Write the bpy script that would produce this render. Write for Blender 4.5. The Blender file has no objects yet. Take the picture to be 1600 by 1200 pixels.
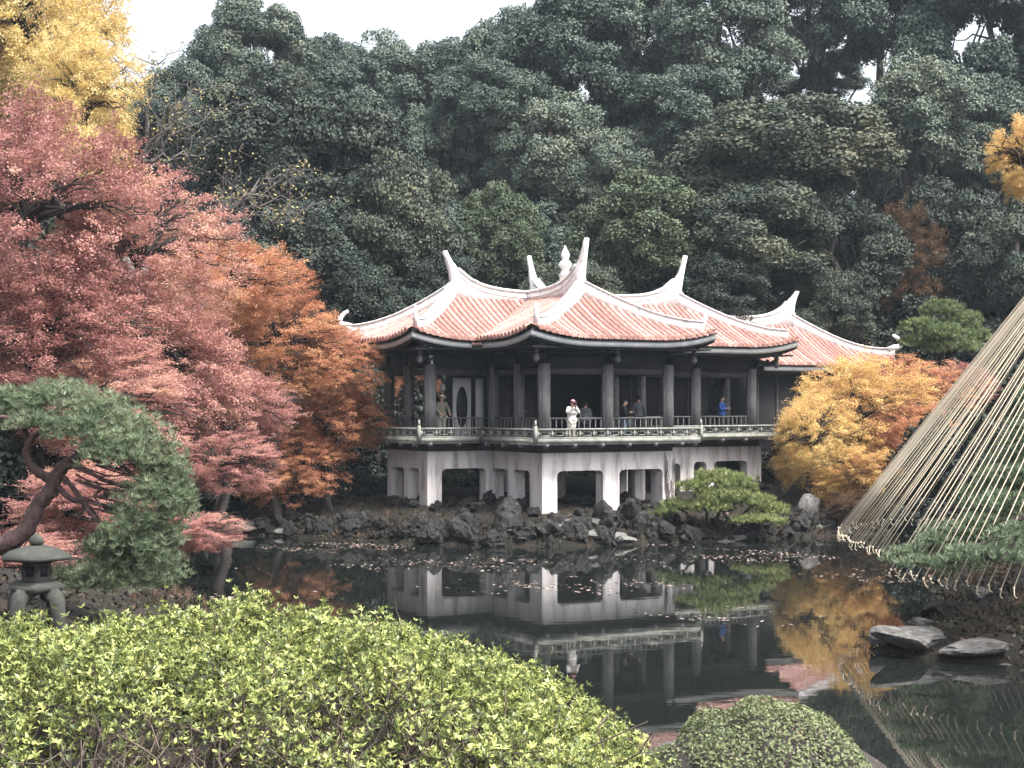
import bpy, bmesh, math, random
import numpy as np
from mathutils import Vector, Matrix

# ------------------------------------------------------------------ camera, sky, sun, exposure
scene = bpy.context.scene
COL = scene.collection
CAMZ = 5.0
FPX = 2460.0            # focal length in pixels of the 1600 px wide photograph
HOR = 630.0             # horizon row
cam_d = bpy.data.cameras.new('camera')
cam_d.sensor_width = 36.0
cam_d.lens = 36.0 * FPX / 1600.0
cam_d.clip_start = 0.1
cam_d.clip_end = 3000
cam = bpy.data.objects.new('camera', cam_d)
COL.objects.link(cam)
cam.location = (0, 0, CAMZ)
cam.rotation_euler = (math.radians(90) + math.atan((HOR - 600) / FPX), 0, 0)
scene.camera = cam

SUN_EL = math.radians(60)
SUN_AZ = math.radians(128)      # compass direction the light comes from (0 = +Y, clockwise)
world = bpy.data.worlds.new('World')
scene.world = world
world.use_nodes = True
wn = world.node_tree.nodes
bg = wn.get('Background') or wn.new('ShaderNodeBackground')
sky = wn.new('ShaderNodeTexSky')
sky.sky_type = 'NISHITA'
sky.sun_disc = False
sky.sun_elevation = SUN_EL
sky.sun_rotation = SUN_AZ
sky.air_density = 1.0
sky.dust_density = 6.0
sky.ozone_density = 1.0
hs = wn.new('ShaderNodeHueSaturation')          # thin bright overcast: the sky loses its blue
hs.inputs['Saturation'].default_value = 0.35
hs.inputs['Value'].default_value = 1.4
world.node_tree.links.new(sky.outputs[0], hs.inputs['Color'])
world.node_tree.links.new(hs.outputs[0], bg.inputs[0])
bg.inputs[1].default_value = 0.115
sun_d = bpy.data.lights.new('sun', 'SUN')
sun_d.energy = 2.1
sun_d.angle = math.radians(14)
sun_d.color = (1.0, 0.95, 0.88)
sun = bpy.data.objects.new('sun', sun_d)
COL.objects.link(sun)
sd = Vector((math.sin(SUN_AZ) * math.cos(SUN_EL), math.cos(SUN_AZ) * math.cos(SUN_EL), math.sin(SUN_EL)))
sun.rotation_euler = (-sd).to_track_quat('-Z', 'Y').to_euler()
sun.location = (20, -20, 60)
scene.view_settings.view_transform = 'Standard'
scene.view_settings.look = 'None'
scene.view_settings.gamma = 1.0
scene.view_settings.exposure = 1.45
scene.render.engine = 'CYCLES'
scene.cycles.use_denoising = True
scene.cycles.max_bounces = 4
scene.cycles.diffuse_bounces = 2
scene.cycles.glossy_bounces = 3
scene.cycles.transmission_bounces = 2
scene.cycles.transparent_max_bounces = 4
scene.cycles.use_adaptive_sampling = True
scene.cycles.adaptive_threshold = 0.03
scene.cycles.volume_bounces = 0

rng = np.random.default_rng(7)
random.seed(7)

# ------------------------------------------------------------------ helpers
def at(x, y, Y):
    """world point seen at photograph pixel x, y at distance Y"""
    return Vector(((x - 800) / FPX * Y, Y, CAMZ + (HOR - y) / FPX * Y))

def tag(o, label=None, cat=None, group=None, kind=None):
    if label: o['label'] = label
    if cat: o['category'] = cat
    if group: o['group'] = group
    if kind: o['kind'] = kind
    return o

def link(o, parent=None):
    COL.objects.link(o)
    if parent is not None: o.parent = parent
    return o

def empty(name, loc=(0, 0, 0), rz=0.0, label=None, cat=None, group=None):
    o = bpy.data.objects.new(name, None)
    o.empty_display_size = 0.2
    link(o)
    o.location = loc
    o.rotation_euler = (0, 0, rz)
    return tag(o, label, cat, group)

class MB:
    """collects quads and triangles (numpy) into one mesh"""
    def __init__(self):
        self.v, self.q, self.t, self.a, self.n = [], [], [], [], 0
    def add(self, V, Q=None, T=None, tint=None):
        V = np.asarray(V, float).reshape(-1, 3)
        if Q is not None and len(Q): self.q.append(np.asarray(Q, np.int64).reshape(-1, 4) + self.n)
        if T is not None and len(T): self.t.append(np.asarray(T, np.int64).reshape(-1, 3) + self.n)
        if tint is None: tint = np.full(len(V), .5)
        self.a.append(np.broadcast_to(np.asarray(tint, float), (len(V),)))
        self.v.append(V)
        self.n += len(V)
        return self
    def box(self, c, s, rz=0.0):
        c = np.asarray(c, float); s = np.asarray(s, float) / 2
        P = np.array([[x, y, z] for z in (-1, 1) for y in (-1, 1) for x in (-1, 1)], float) * s
        if rz:
            k, m = math.cos(rz), math.sin(rz)
            P = np.stack([P[:, 0] * k - P[:, 1] * m, P[:, 0] * m + P[:, 1] * k, P[:, 2]], 1)
        return self.add(P + c, [[0, 2, 3, 1], [4, 5, 7, 6], [0, 1, 5, 4], [2, 6, 7, 3], [0, 4, 6, 2], [1, 3, 7, 5]])
    def tube(self, pts, rad, sides=6, cap=True, tint=None):
        pts = np.asarray(pts, float); n = len(pts)
        rad = np.broadcast_to(np.asarray(rad, float), (n,))
        d = np.gradient(pts, axis=0)
        d /= np.linalg.norm(d, axis=1)[:, None] + 1e-9
        ref = np.array([0, 0, 1.]) if abs(d[:, 2]).mean() < .8 else np.array([1., 0, 0])
        a = np.cross(d, ref); a /= np.linalg.norm(a, axis=1)[:, None] + 1e-9
        b = np.cross(d, a)
        th = np.arange(sides) / sides * 2 * math.pi
        V = pts[:, None] + rad[:, None, None] * (a[:, None] * np.cos(th)[None, :, None] + b[:, None] * np.sin(th)[None, :, None])
        i = np.arange(n - 1)[:, None] * sides; j = np.arange(sides)[None]; j2 = (j + 1) % sides
        Q = np.stack([i + j, i + j2, i + sides + j2, i + sides + j], -1).reshape(-1, 4)
        V = V.reshape(-1, 3); T = []
        if cap:
            V = np.vstack([V, pts[:1], pts[-1:]]); m = n * sides
            for k in range(sides):
                T += [[m, (k + 1) % sides, k], [m + 1, (n - 1) * sides + k, (n - 1) * sides + (k + 1) % sides]]
        return self.add(V, Q, T, tint)
    def lathe(self, prof, c=(0, 0, 0), sides=14):
        prof = np.asarray(prof, float); n = len(prof)
        th = np.arange(sides) / sides * 2 * math.pi
        V = np.stack([prof[:, :1] * np.cos(th), prof[:, :1] * np.sin(th), np.repeat(prof[:, 1:2], sides, 1)], -1).reshape(-1, 3) + np.asarray(c, float)
        i = np.arange(n - 1)[:, None] * sides; j = np.arange(sides)[None]; j2 = (j + 1) % sides
        Q = np.stack([i + j, i + j2, i + sides + j2, i + sides + j], -1).reshape(-1, 4)
        T = []
        V = np.vstack([V, [np.asarray(c, float) + [0, 0, prof[0, 1]]], [np.asarray(c, float) + [0, 0, prof[-1, 1]]]]); m = n * sides
        for k in range(sides):
            T += [[m, (k + 1) % sides, k], [m + 1, (n - 1) * sides + k, (n - 1) * sides + (k + 1) % sides]]
        return self.add(V, Q, T)
    def beam(self, P0, P1, P2, P3):
        """sweep of a four-cornered section; each Pi is the list of one corner along the path"""
        P = np.stack([np.asarray(p, float) for p in (P0, P1, P2, P3)], 1); n = len(P)
        i = np.arange(n - 1)[:, None] * 4; j = np.arange(4)[None]; j2 = (j + 1) % 4
        Q = np.stack([i + j, i + j2, i + 4 + j2, i + 4 + j], -1).reshape(-1, 4)
        Q = np.vstack([Q, [[3, 2, 1, 0]], [[4 * n - 4, 4 * n - 3, 4 * n - 2, 4 * n - 1]]])
        return self.add(P.reshape(-1, 3), Q)
    def mesh(self, name, smooth=False):
        me = bpy.data.meshes.new(name)
        V = np.vstack(self.v)
        me.vertices.add(len(V)); me.vertices.foreach_set('co', V.astype(np.float32).ravel())
        q = np.vstack(self.q) if self.q else np.zeros((0, 4), np.int64)
        t = np.vstack(self.t) if self.t else np.zeros((0, 3), np.int64)
        loops = np.concatenate([q.ravel(), t.ravel()]).astype(np.int32)
        me.loops.add(len(loops)); me.loops.foreach_set('vertex_index', loops)
        st = np.concatenate([np.arange(len(q)) * 4, len(q) * 4 + np.arange(len(t)) * 3]).astype(np.int32)
        me.polygons.add(len(st)); me.polygons.foreach_set('loop_start', st)
        at_ = me.attributes.new('tint', 'FLOAT', 'POINT')
        at_.data.foreach_set('value', np.concatenate(self.a).astype(np.float32))
        if smooth: me.polygons.foreach_set('use_smooth', np.ones(len(st), bool))
        me.update(calc_edges=True)
        me.validate()
        return me
    def build(self, name, mat, parent=None, smooth=False):
        me = self.mesh(name, smooth)
        me.materials.append(mat)
        return link(bpy.data.objects.new(name, me), parent)

def share(name, me, parent=None):
    return link(bpy.data.objects.new(name, me), parent)

# ------------------------------------------------------------------ materials
def mat_base(name):
    m = bpy.data.materials.new(name)
    m.use_nodes = True
    nt = m.node_tree
    p = nt.nodes['Principled BSDF']
    return m, nt, p

def ramp(nt, stops):
    r = nt.nodes.new('ShaderNodeValToRGB')
    el = r.color_ramp.elements
    while len(el) < len(stops): el.new(0.5)
    for e, (pos, c) in zip(el, stops):
        e.position = pos; e.color = (*c, 1)
    return r

def surf(name, stops, scale=4.0, rough=.8, bump=.2, detail=8, spec=.3, stretch=(1, 1, 1), bscale=None, bdist=.02, dist=0.0, objvar=0.0):
    """noise-mottled solid surface"""
    m, nt, p = mat_base(name)
    tc = nt.nodes.new('ShaderNodeTexCoord')
    mp = nt.nodes.new('ShaderNodeMapping'); mp.inputs['Scale'].default_value = stretch
    nt.links.new(tc.outputs['Object'], mp.inputs[0])
    n = nt.nodes.new('ShaderNodeTexNoise'); n.inputs['Scale'].default_value = scale; n.inputs['Detail'].default_value = detail
    n.inputs['Roughness'].default_value = .65; n.inputs['Distortion'].default_value = dist
    nt.links.new(mp.outputs[0], n.inputs['Vector'])
    r = ramp(nt, stops)
    if objvar:
        oi = nt.nodes.new('ShaderNodeObjectInfo')
        m2 = nt.nodes.new('ShaderNodeMath'); m2.operation = 'MULTIPLY_ADD'; m2.inputs[1].default_value = objvar * 2; m2.inputs[2].default_value = -objvar
        nt.links.new(oi.outputs['Random'], m2.inputs[0])
        s1 = nt.nodes.new('ShaderNodeMath'); s1.operation = 'ADD'
        nt.links.new(n.outputs[0], s1.inputs[0]); nt.links.new(m2.outputs[0], s1.inputs[1]); nt.links.new(s1.outputs[0], r.inputs[0])
    else:
        nt.links.new(n.outputs[0], r.inputs[0])
    nt.links.new(r.outputs[0], p.inputs['Base Color'])
    p.inputs['Roughness'].default_value = rough
    p.inputs['Specular IOR Level'].default_value = spec
    if bump:
        n2 = nt.nodes.new('ShaderNodeTexNoise'); n2.inputs['Scale'].default_value = bscale or scale * 4; n2.inputs['Detail'].default_value = 6
        nt.links.new(mp.outputs[0], n2.inputs['Vector'])
        b = nt.nodes.new('ShaderNodeBump'); b.inputs['Strength'].default_value = bump; b.inputs['Distance'].default_value = bdist
        nt.links.new(n2.outputs[0], b.inputs['Height'])
        nt.links.new(b.outputs[0], p.inputs['Normal'])
    return m

def leaf(name, stops, trans=.3, rough=.55, spec=.25, objvar=.15, scale=.35, noise=.35):
    """leaf cards: colour from a per-leaf random value, a drifting patch value and a per-plant value"""
    m, nt, p = mat_base(name)
    a = nt.nodes.new('ShaderNodeAttribute'); a.attribute_name = 'tint'
    g = nt.nodes.new('ShaderNodeNewGeometry')
    n = nt.nodes.new('ShaderNodeTexNoise'); n.inputs['Scale'].default_value = scale; n.inputs['Detail'].default_value = 3
    nt.links.new(g.outputs['Position'], n.inputs['Vector'])
    oi = nt.nodes.new('ShaderNodeObjectInfo')
    m1 = nt.nodes.new('ShaderNodeMath'); m1.operation = 'MULTIPLY_ADD'; m1.inputs[1].default_value = noise * 2; m1.inputs[2].default_value = -noise
    nt.links.new(n.outputs[0], m1.inputs[0])
    m2 = nt.nodes.new('ShaderNodeMath'); m2.operation = 'MULTIPLY_ADD'; m2.inputs[1].default_value = objvar * 2; m2.inputs[2].default_value = -objvar
    nt.links.new(oi.outputs['Random'], m2.inputs[0])
    s1 = nt.nodes.new('ShaderNodeMath'); s1.operation = 'ADD'
    nt.links.new(a.outputs['Fac'], s1.inputs[0]); nt.links.new(m1.outputs[0], s1.inputs[1])
    s2 = nt.nodes.new('ShaderNodeMath'); s2.operation = 'ADD'; s2.use_clamp = True
    nt.links.new(s1.outputs[0], s2.inputs[0]); nt.links.new(m2.outputs[0], s2.inputs[1])
    r = ramp(nt, stops)
    nt.links.new(s2.outputs[0], r.inputs[0])
    nt.links.new(r.outputs[0], p.inputs['Base Color'])
    p.inputs['Roughness'].default_value = rough
    p.inputs['Specular IOR Level'].default_value = spec
    if not trans: return m
    tr = nt.nodes.new('ShaderNodeBsdfTranslucent')
    nt.links.new(r.outputs[0], tr.inputs[0])
    mx = nt.nodes.new('ShaderNodeMixShader'); mx.inputs[0].default_value = trans
    nt.links.new(p.outputs[0], mx.inputs[1]); nt.links.new(tr.outputs[0], mx.inputs[2])
    nt.links.new(mx.outputs[0], nt.nodes['Material Output'].inputs[0])
    return m

M = {}
M['plaster'] = surf('white_plaster', [(.28, (.34, .33, .32)), (.42, (.66, .65, .64)), (.55, (.78, .77, .77)), (1, (.84, .83, .83))], 4.5, .75, .15)
M['tile'] = surf('salmon_roof_tile', [(.25, (.15, .07, .058)), (.48, (.33, .175, .15)), (.62, (.45, .28, .245)), (.8, (.58, .45, .40))], 11, .6, .2, spec=.35, objvar=.10)
M['tile_bed'] = surf('tile_channel', [(.3, (.10, .032, .027)), (.6, (.16, .06, .05)), (.85, (.24, .11, .09))], 6, .7, .2)
M['concrete'] = surf('pale_concrete', [(.30, (.20, .19, .185)), (.43, (.46, .43, .43)), (.52, (.62, .585, .585)), (.75, (.69, .66, .66))], 1.3, .85, .15, stretch=(2.2, 2.2, .35), bscale=30)
M['grey_wood'] = surf('weathered_grey_wood', [(.25, (.055, .055, .058)), (.55, (.115, .115, .12)), (.8, (.19, .185, .19))], 5, .8, .2, stretch=(4, 4, .6))
M['rail_stone'] = surf('mossy_rail', [(.25, (.10, .105, .085)), (.5, (.235, .24, .215)), (.8, (.38, .38, .36))], 3.5, .85, .2)
M['fascia'] = surf('pale_grey_fascia', [(.25, (.30, .31, .32)), (.6, (.46, .47, .48)), (.85, (.54, .55, .55))], 3, .75, .1)
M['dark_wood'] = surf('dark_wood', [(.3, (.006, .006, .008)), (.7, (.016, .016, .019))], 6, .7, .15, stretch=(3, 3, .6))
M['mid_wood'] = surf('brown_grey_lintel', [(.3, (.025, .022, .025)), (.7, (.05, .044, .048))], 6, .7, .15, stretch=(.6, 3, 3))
M['screen'] = surf('white_screen_board', [(.3, (.28, .28, .29)), (.7, (.40, .40, .41))], 5, .7, .05)
M['rock'] = surf('dark_craggy_rock', [(.36, (.010, .010, .010)), (.53, (.026, .025, .024)), (.66, (.06, .058, .056)), (.76, (.22, .22, .215))], 3.4, .9, .9, detail=12, bscale=9, bdist=.08)
M['rock_pale'] = surf('pale_grey_rock', [(.25, (.03, .03, .028)), (.45, (.085, .082, .078)), (.6, (.15, .145, .14)), (.78, (.28, .27, .265))], 4, .9, .8, detail=12, bscale=10, bdist=.06)
M['slab'] = surf('grey_slab_stone', [(.3, (.07, .07, .065)), (.6, (.15, .15, .14)), (.85, (.25, .25, .24))], 3, .9, .6, bscale=12, bdist=.04)
M['lantern'] = surf('lantern_granite', [(.3, (.028, .03, .027)), (.55, (.052, .054, .048)), (.8, (.095, .095, .085))], 6, .9, .5, bscale=40)
M['bark'] = surf('dark_bark', [(.3, (.022, .018, .017)), (.7, (.065, .055, .052))], 6, .9, .7, stretch=(3, 3, .7), bscale=20)
M['bark_red'] = surf('reddish_pine_bark', [(.3, (.035, .022, .022)), (.6, (.11, .07, .066)), (.85, (.19, .13, .12))], 6, .9, .9, stretch=(2, 2, .8), bscale=14, bdist=.03)
M['bark_pale'] = surf('pale_grey_bark', [(.3, (.06, .055, .055)), (.7, (.15, .14, .14))], 6, .9, .4)
M['twig'] = surf('dry_twig', [(.3, (.05, .04, .032)), (.7, (.15, .12, .10))], 20, .9, .2)
M['rope'] = surf('straw_rope', [(.3, (.56, .46, .34)), (.7, (.76, .67, .53))], 30, .9, .2)
M['bamboo'] = surf('bamboo_pole', [(.3, (.30, .25, .14)), (.7, (.45, .38, .22))], 4, .6, .1)
M['ground'] = surf('garden_earth', [(.3, (.006, .006, .005)), (.5, (.013, .011, .008)), (.7, (.032, .022, .016))], .9, .95, .6, detail=12, bscale=6, bdist=.08)
M['ginkgo'] = leaf('ginkgo_leaf', [(0, (.52, .36, .12)), (.5, (.66, .50, .20)), (1, (.76, .64, .34))], .35, scale=.3)
M['maple_red'] = leaf('red_maple_leaf', [(0, (.23, .10, .085)), (.35, (.42, .205, .18)), (.68, (.55, .305, .27)), (1, (.62, .40, .26))], .35, scale=.35, noise=.62)
M['maple_orange'] = leaf('orange_maple_leaf', [(0, (.30, .12, .07)), (.4, (.52, .25, .15)), (.75, (.62, .34, .19)), (1, (.66, .44, .20))], .35, scale=.5, noise=.4)
M['maple_yellow'] = leaf('amber_maple_leaf', [(0, (.42, .21, .13)), (.28, (.60, .38, .16)), (.65, (.70, .50, .20)), (1, (.74, .58, .28))], .35, scale=.45, noise=.6)
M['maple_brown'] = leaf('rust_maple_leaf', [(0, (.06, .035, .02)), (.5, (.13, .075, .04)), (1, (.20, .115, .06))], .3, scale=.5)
M['evergreen'] = leaf('hazed_evergreen_leaf', [(0, (.032, .048, .042)), (.5, (.078, .106, .086)), (.8, (.135, .165, .122)), (1, (.18, .195, .135))], 0, rough=.6, spec=.25, scale=.25, noise=.3, objvar=.22)  # leaf of the far wood, lightened so its colour carries distance haze
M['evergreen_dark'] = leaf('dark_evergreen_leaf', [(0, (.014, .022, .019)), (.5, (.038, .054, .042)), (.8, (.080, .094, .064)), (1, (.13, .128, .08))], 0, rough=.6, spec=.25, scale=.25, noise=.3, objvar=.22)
M['evergreen_lite'] = leaf('olive_evergreen_leaf', [(0, (.035, .052, .033)), (.5, (.075, .100, .058)), (1, (.135, .15, .085))], 0, rough=.6, spec=.25, scale=.25, noise=.3)
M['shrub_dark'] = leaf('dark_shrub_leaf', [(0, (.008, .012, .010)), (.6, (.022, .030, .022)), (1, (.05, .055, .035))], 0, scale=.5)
M['pine_blue'] = leaf('blue_green_needle', [(0, (.06, .088, .05)), (.5, (.145, .19, .11)), (1, (.27, .31, .20))], .15, scale=.8, noise=.3, objvar=.05)
M['pine_green'] = leaf('green_needle', [(0, (.07, .10, .045)), (.5, (.16, .21, .09)), (1, (.26, .31, .15))], .15, scale=.8, noise=.3, objvar=.05)
M['azalea'] = leaf('azalea_leaf', [(0, (.045, .062, .022)), (.3, (.15, .19, .06)), (.65, (.34, .385, .12)), (1, (.56, .56, .22))], .2, rough=.4, spec=.4, scale=2.2, noise=.28, objvar=0)
M['clipped'] = leaf('clipped_shrub_leaf', [(0, (.06, .075, .04)), (.45, (.14, .17, .085)), (.8, (.21, .235, .12)), (1, (.24, .18, .13))], .2, scale=3.0, noise=.4, objvar=0)
M['pine_lime'] = leaf('yellow_green_needle', [(0, (.10, .13, .045)), (.5, (.21, .25, .095)), (1, (.33, .36, .16))], .15, scale=.8, noise=.3, objvar=.05)
M['pine_sage'] = leaf('sage_needle', [(0, (.07, .10, .06)), (.5, (.15, .20, .12)), (1, (.26, .31, .20))], .15, scale=.8, noise=.3, objvar=.05)
M['cover'] = leaf('leaf_litter', [(0, (.012, .016, .010)), (.5, (.035, .034, .02)), (.8, (.10, .06, .04)), (1, (.20, .12, .085))], 0, scale=.6, noise=.6)
M['bare'] = leaf('dry_pale_leaf', [(0, (.20, .15, .09)), (.5, (.36, .31, .16)), (1, (.55, .50, .18))], .3, scale=.4)
M['floating'] = leaf('fallen_leaf', [(0, (.10, .065, .05)), (.5, (.26, .19, .16)), (1, (.46, .40, .37))], 0, scale=.5, noise=.2)
M['skin'] = surf('skin', [(.3, (.46, .28, .21)), (.7, (.52, .32, .25))], 5, .6, 0)
M['hair'] = surf('black_hair', [(.3, (.010, .009, .009)), (.7, (.02, .018, .018))], 30, .5, .2)
def cloth(name, c): return surf(name, [(.3, tuple(x * .8 for x in c)), (.7, c)], 12, .9, .15)

# water: dark pond, near mirror with faint ripples
m, nt, p = mat_base('pond_water')
p.inputs['Base Color'].default_value = (.010, .012, .011, 1)
p.inputs['Roughness'].default_value = .015
p.inputs['IOR'].default_value = 1.36
tc = nt.nodes.new('ShaderNodeTexCoord')
mp = nt.nodes.new('ShaderNodeMapping'); mp.inputs['Scale'].default_value = (.5, 1.4, 1)
nt.links.new(tc.outputs['Object'], mp.inputs[0])
n = nt.nodes.new('ShaderNodeTexNoise'); n.inputs['Scale'].default_value = 1.6; n.inputs['Detail'].default_value = 3
nt.links.new(mp.outputs[0], n.inputs['Vector'])
b = nt.nodes.new('ShaderNodeBump'); b.inputs['Strength'].default_value = .05; b.inputs['Distance'].default_value = .02
nt.links.new(n.outputs[0], b.inputs['Height']); nt.links.new(b.outputs[0], p.inputs['Normal'])
M['water'] = m

# ------------------------------------------------------------------ ground and pond
POND = np.array([(-2.0, 17), (-3.6, 26), (-6.6, 36), (-9.6, 44), (-11.6, 52), (-11.2, 60.5), (-9, 59.5), (-6.6, 57.4), (-3.4, 55.9),
                 (-.2, 54.9), (2.5, 55.0), (4.5, 55.9), (8, 57.3), (12, 59.3), (14.0, 56), (13.2, 50), (11.6, 44), (10.4, 38), (8.6, 33.6), (7.2, 31.6),
                 (8.5, 30.6), (11.5, 30.4), (16, 29.5), (28, 28.5), (30, 15), (14, 13.6), (8, 13.2), (4, 13.8), (0, 14.6)], float)

def pond_sd(x, y):
    """signed distance to the pond outline, positive on land"""
    x = np.asarray(x, float); y = np.asarray(y, float)
    best = np.full(x.shape, 1e9); inside = np.zeros(x.shape, bool)
    for i in range(len(POND)):
        a = POND[i]; c = POND[(i + 1) % len(POND)]
        ab = c - a
        t = np.clip(((x - a[0]) * ab[0] + (y - a[1]) * ab[1]) / (ab @ ab), 0, 1)
        best = np.minimum(best, np.hypot(x - a[0] - t * ab[0], y - a[1] - t * ab[1]))
        cr = ((a[1] > y) != (c[1] > y)) & (x < ab[0] * (y - a[1]) / (ab[1] + 1e-12) + a[0])
        inside ^= cr
    return np.where(inside, -best, best)

def gz(x, y):
    d = pond_sd(x, y)
    y = np.asarray(y, float); x = np.asarray(x, float)
    cap = np.where(y < 22, 3.4, np.where(y < 50, 3.4 - 2.2 * (y - 22) / 28, 1.2 + .05 * np.maximum(y - 66, 0)))
    land = .12 + cap * (1 - np.exp(-.36 * np.maximum(d, 0) / cap * 1.15))
    land = land + .06 * np.sin(x * 1.7 + y * .6) * np.sin(y * 1.3 - x * .4) * np.clip(d, 0, 1)
    return np.where(d > 0, land, np.maximum(-1.2, .12 + d * .9))
def gzf(x, y): return float(gz(np.array([x]), np.array([y]))[0])

xs = np.concatenate([np.linspace(-900, -75, 10), np.linspace(-70, -16, 28), np.linspace(-15, 32, 110), np.linspace(34, 75, 22), np.linspace(90, 900, 10)])
ys = np.concatenate([np.linspace(-200, -4, 10), np.linspace(-2, 70, 150), np.linspace(72, 130, 24), np.linspace(150, 1500, 14)])
gx, gy = np.meshgrid(xs, ys)
mb = MB()
i = np.arange(len(ys) - 1)[:, None] * len(xs); j = np.arange(len(xs) - 1)[None]
Q = np.stack([i + j, i + j + 1, i + len(xs) + j + 1, i + len(xs) + j], -1).reshape(-1, 4)
mb.add(np.stack([gx.ravel(), gy.ravel(), gz(gx.ravel(), gy.ravel())], 1), Q)
tag(mb.build('ground', M['ground'], smooth=True), 'brown garden earth banks around the pond', kind='structure')
mb = MB().add([(-14, 11, 0), (34, 11, 0), (34, 62, 0), (-14, 62, 0)], [[0, 1, 2, 3]])
tag(mb.build('pond_water', M['water']), 'dark still pond reflecting the pavilion', kind='structure')

# ------------------------------------------------------------------ the pavilion
RZ = math.radians(30)
pav = empty('garden_pavilion', (1.11, 58.0, 0), RZ, 'grey pavilion with salmon tiled swallowtail roofs on white concrete piers over the pond', 'pavilion')
def loc2w(u, v, z=0):
    k, s = math.cos(RZ), math.sin(RZ)
    return Vector((1.11 + u * k - v * s, 58 + u * s + v * k, z))

W1, PJ = 6.0, 4.02            # front wing width and projection
U0, U1, V1 = -2.69, 13.5, 8.05 # hall ends and back
ZB, ZF = 3.15, 3.62           # top of white base, floor

def wall_face(name, p0, p1, z0, z1, th, ops, mat, parent, r=.20):
    """upright slab with round-shouldered openings that reach the ground"""
    p0 = Vector((*p0, 0)); p1 = Vector((*p1, 0)); L = (p1 - p0).length; d = (p1 - p0) / L
    nrm = Vector((-d.y, d.x, 0))
    pts = [(0, z0), (0, z1), (L, z1), (L, z0)]
    for a0, a1, zt in sorted(ops, reverse=True):
        pts.append((a1, z0))
        for k in range(6):
            t = k / 5 * math.pi / 2
            pts.append((a1 - r + r * math.cos(t), zt - r + r * math.sin(t)))
        for k in range(6):
            t = math.pi / 2 + k / 5 * math.pi / 2
            pts.append((a0 + r + r * math.cos(t), zt - r + r * math.sin(t)))
        pts.append((a0, z0))
    bm = bmesh.new()
    vs = [bm.verts.new(p0 + d * a + Vector((0, 0, z))) for a, z in pts]
    f = bm.faces.new(vs)
    res = bmesh.ops.extrude_face_region(bm, geom=[f])
    for e in res['geom']:
        if isinstance(e, bmesh.types.BMVert): e.co += nrm * th
    bmesh.ops.recalc_face_normals(bm, faces=bm.faces)
    bmesh.ops.triangulate(bm, faces=[f for f in bm.faces if len(f.verts) > 4])
    me = bpy.data.meshes.new(name); bm.to_mesh(me); bm.free()
    me.materials.append(mat)
    return link(bpy.data.objects.new(name, me), parent)

TH = .5
zo = 2.48
C = M['concrete']
wall_face('base_wall', (0, 0), (W1, 0), .2, ZB, TH, [(.65, 2.68, zo), (3.42, 5.42, zo)], C, pav)
wall_face('base_wall', (0, PJ), (0, .503), .2, ZB, TH, [(.30, 1.45, zo), (1.92, 3.12, zo)], C, pav)
wall_face('base_wall', (W1 - .003, .503), (W1 - .003, PJ), .2, ZB, TH, [(.4, 1.5, zo), (2, 3.1, zo)], C, pav)
wall_face('base_wall', (U0, PJ), (.0 - .003, PJ), .2, ZB, TH, [(.62, 2.55, zo)], C, pav)
wall_face('base_wall', (U0, V1 - .5), (U0, PJ + .503), .2, ZB, TH, [(.35, 1.5, zo), (1.9, 2.85, zo)], C, pav)
wall_face('base_wall', (W1 + .003, PJ), (U1, PJ), .2, ZB, TH, [(1.0, 3.2, zo), (3.9, 4.55, zo + .05), (4.95, 6.75, zo + .05)], C, pav)
wall_face('base_wall', (U1 - .003, PJ + .503), (U1 - .003, V1 - .5), .2, ZB, TH, [(.4, 2.6, zo)], C, pav)
wall_face('base_wall', (U1 - .5, V1), (U0 + .5, V1), .2, ZB, TH, [(1, 4, zo), (5, 9, zo), (10, 14, zo)], C, pav)
# inner piers under the floor
for (pu, pv) in [(1.2, 2.3), (3.1, 3.9), (4.9, 2.2), (1.4, 6), (4.5, 6.1), (8.4, 6), (11.0, 6.0)]:
    MB().box((pu, pv, 1.7), (.42, .42, 2.88)).build('pier', C, pav)

# floor slab and balcony edge
OV = .72
def ring_L(o):
    """outline of front wing plus hall pushed out by o (counter-clockwise from front left)"""
    return [(-o, -o), (W1 + o, -o), (W1 + o, PJ - o), (U1 + o, PJ - o), (U1 + o, V1 + o), (U0 - o, V1 + o), (U0 - o, PJ - o), (-o, PJ - o)]
def prism(ring, z0, z1, mat, name, parent):
    bm = bmesh.new()
    f = bm.faces.new([bm.verts.new((a, b_, z0)) for a, b_ in ring])
    res = bmesh.ops.extrude_face_region(bm, geom=[f])
    for e in res['geom']:
        if isinstance(e, bmesh.types.BMVert): e.co.z = z1
    bmesh.ops.recalc_face_normals(bm, faces=bm.faces)
    me = bpy.data.meshes.new(name); bm.to_mesh(me); bm.free(); me.materials.append(mat)
    return link(bpy.data.objects.new(name, me), parent)
prism(ring_L(-.06), ZB + .002, ZF - .12, M['mid_wood'], 'floor_frame', pav)
prism(ring_L(OV - .09), 3.47, ZF, M['grey_wood'], 'floor_slab', pav)
prism(ring_L(1.0), 7.02, 7.08, M['dark_wood'], 'ceiling', pav)

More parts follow.
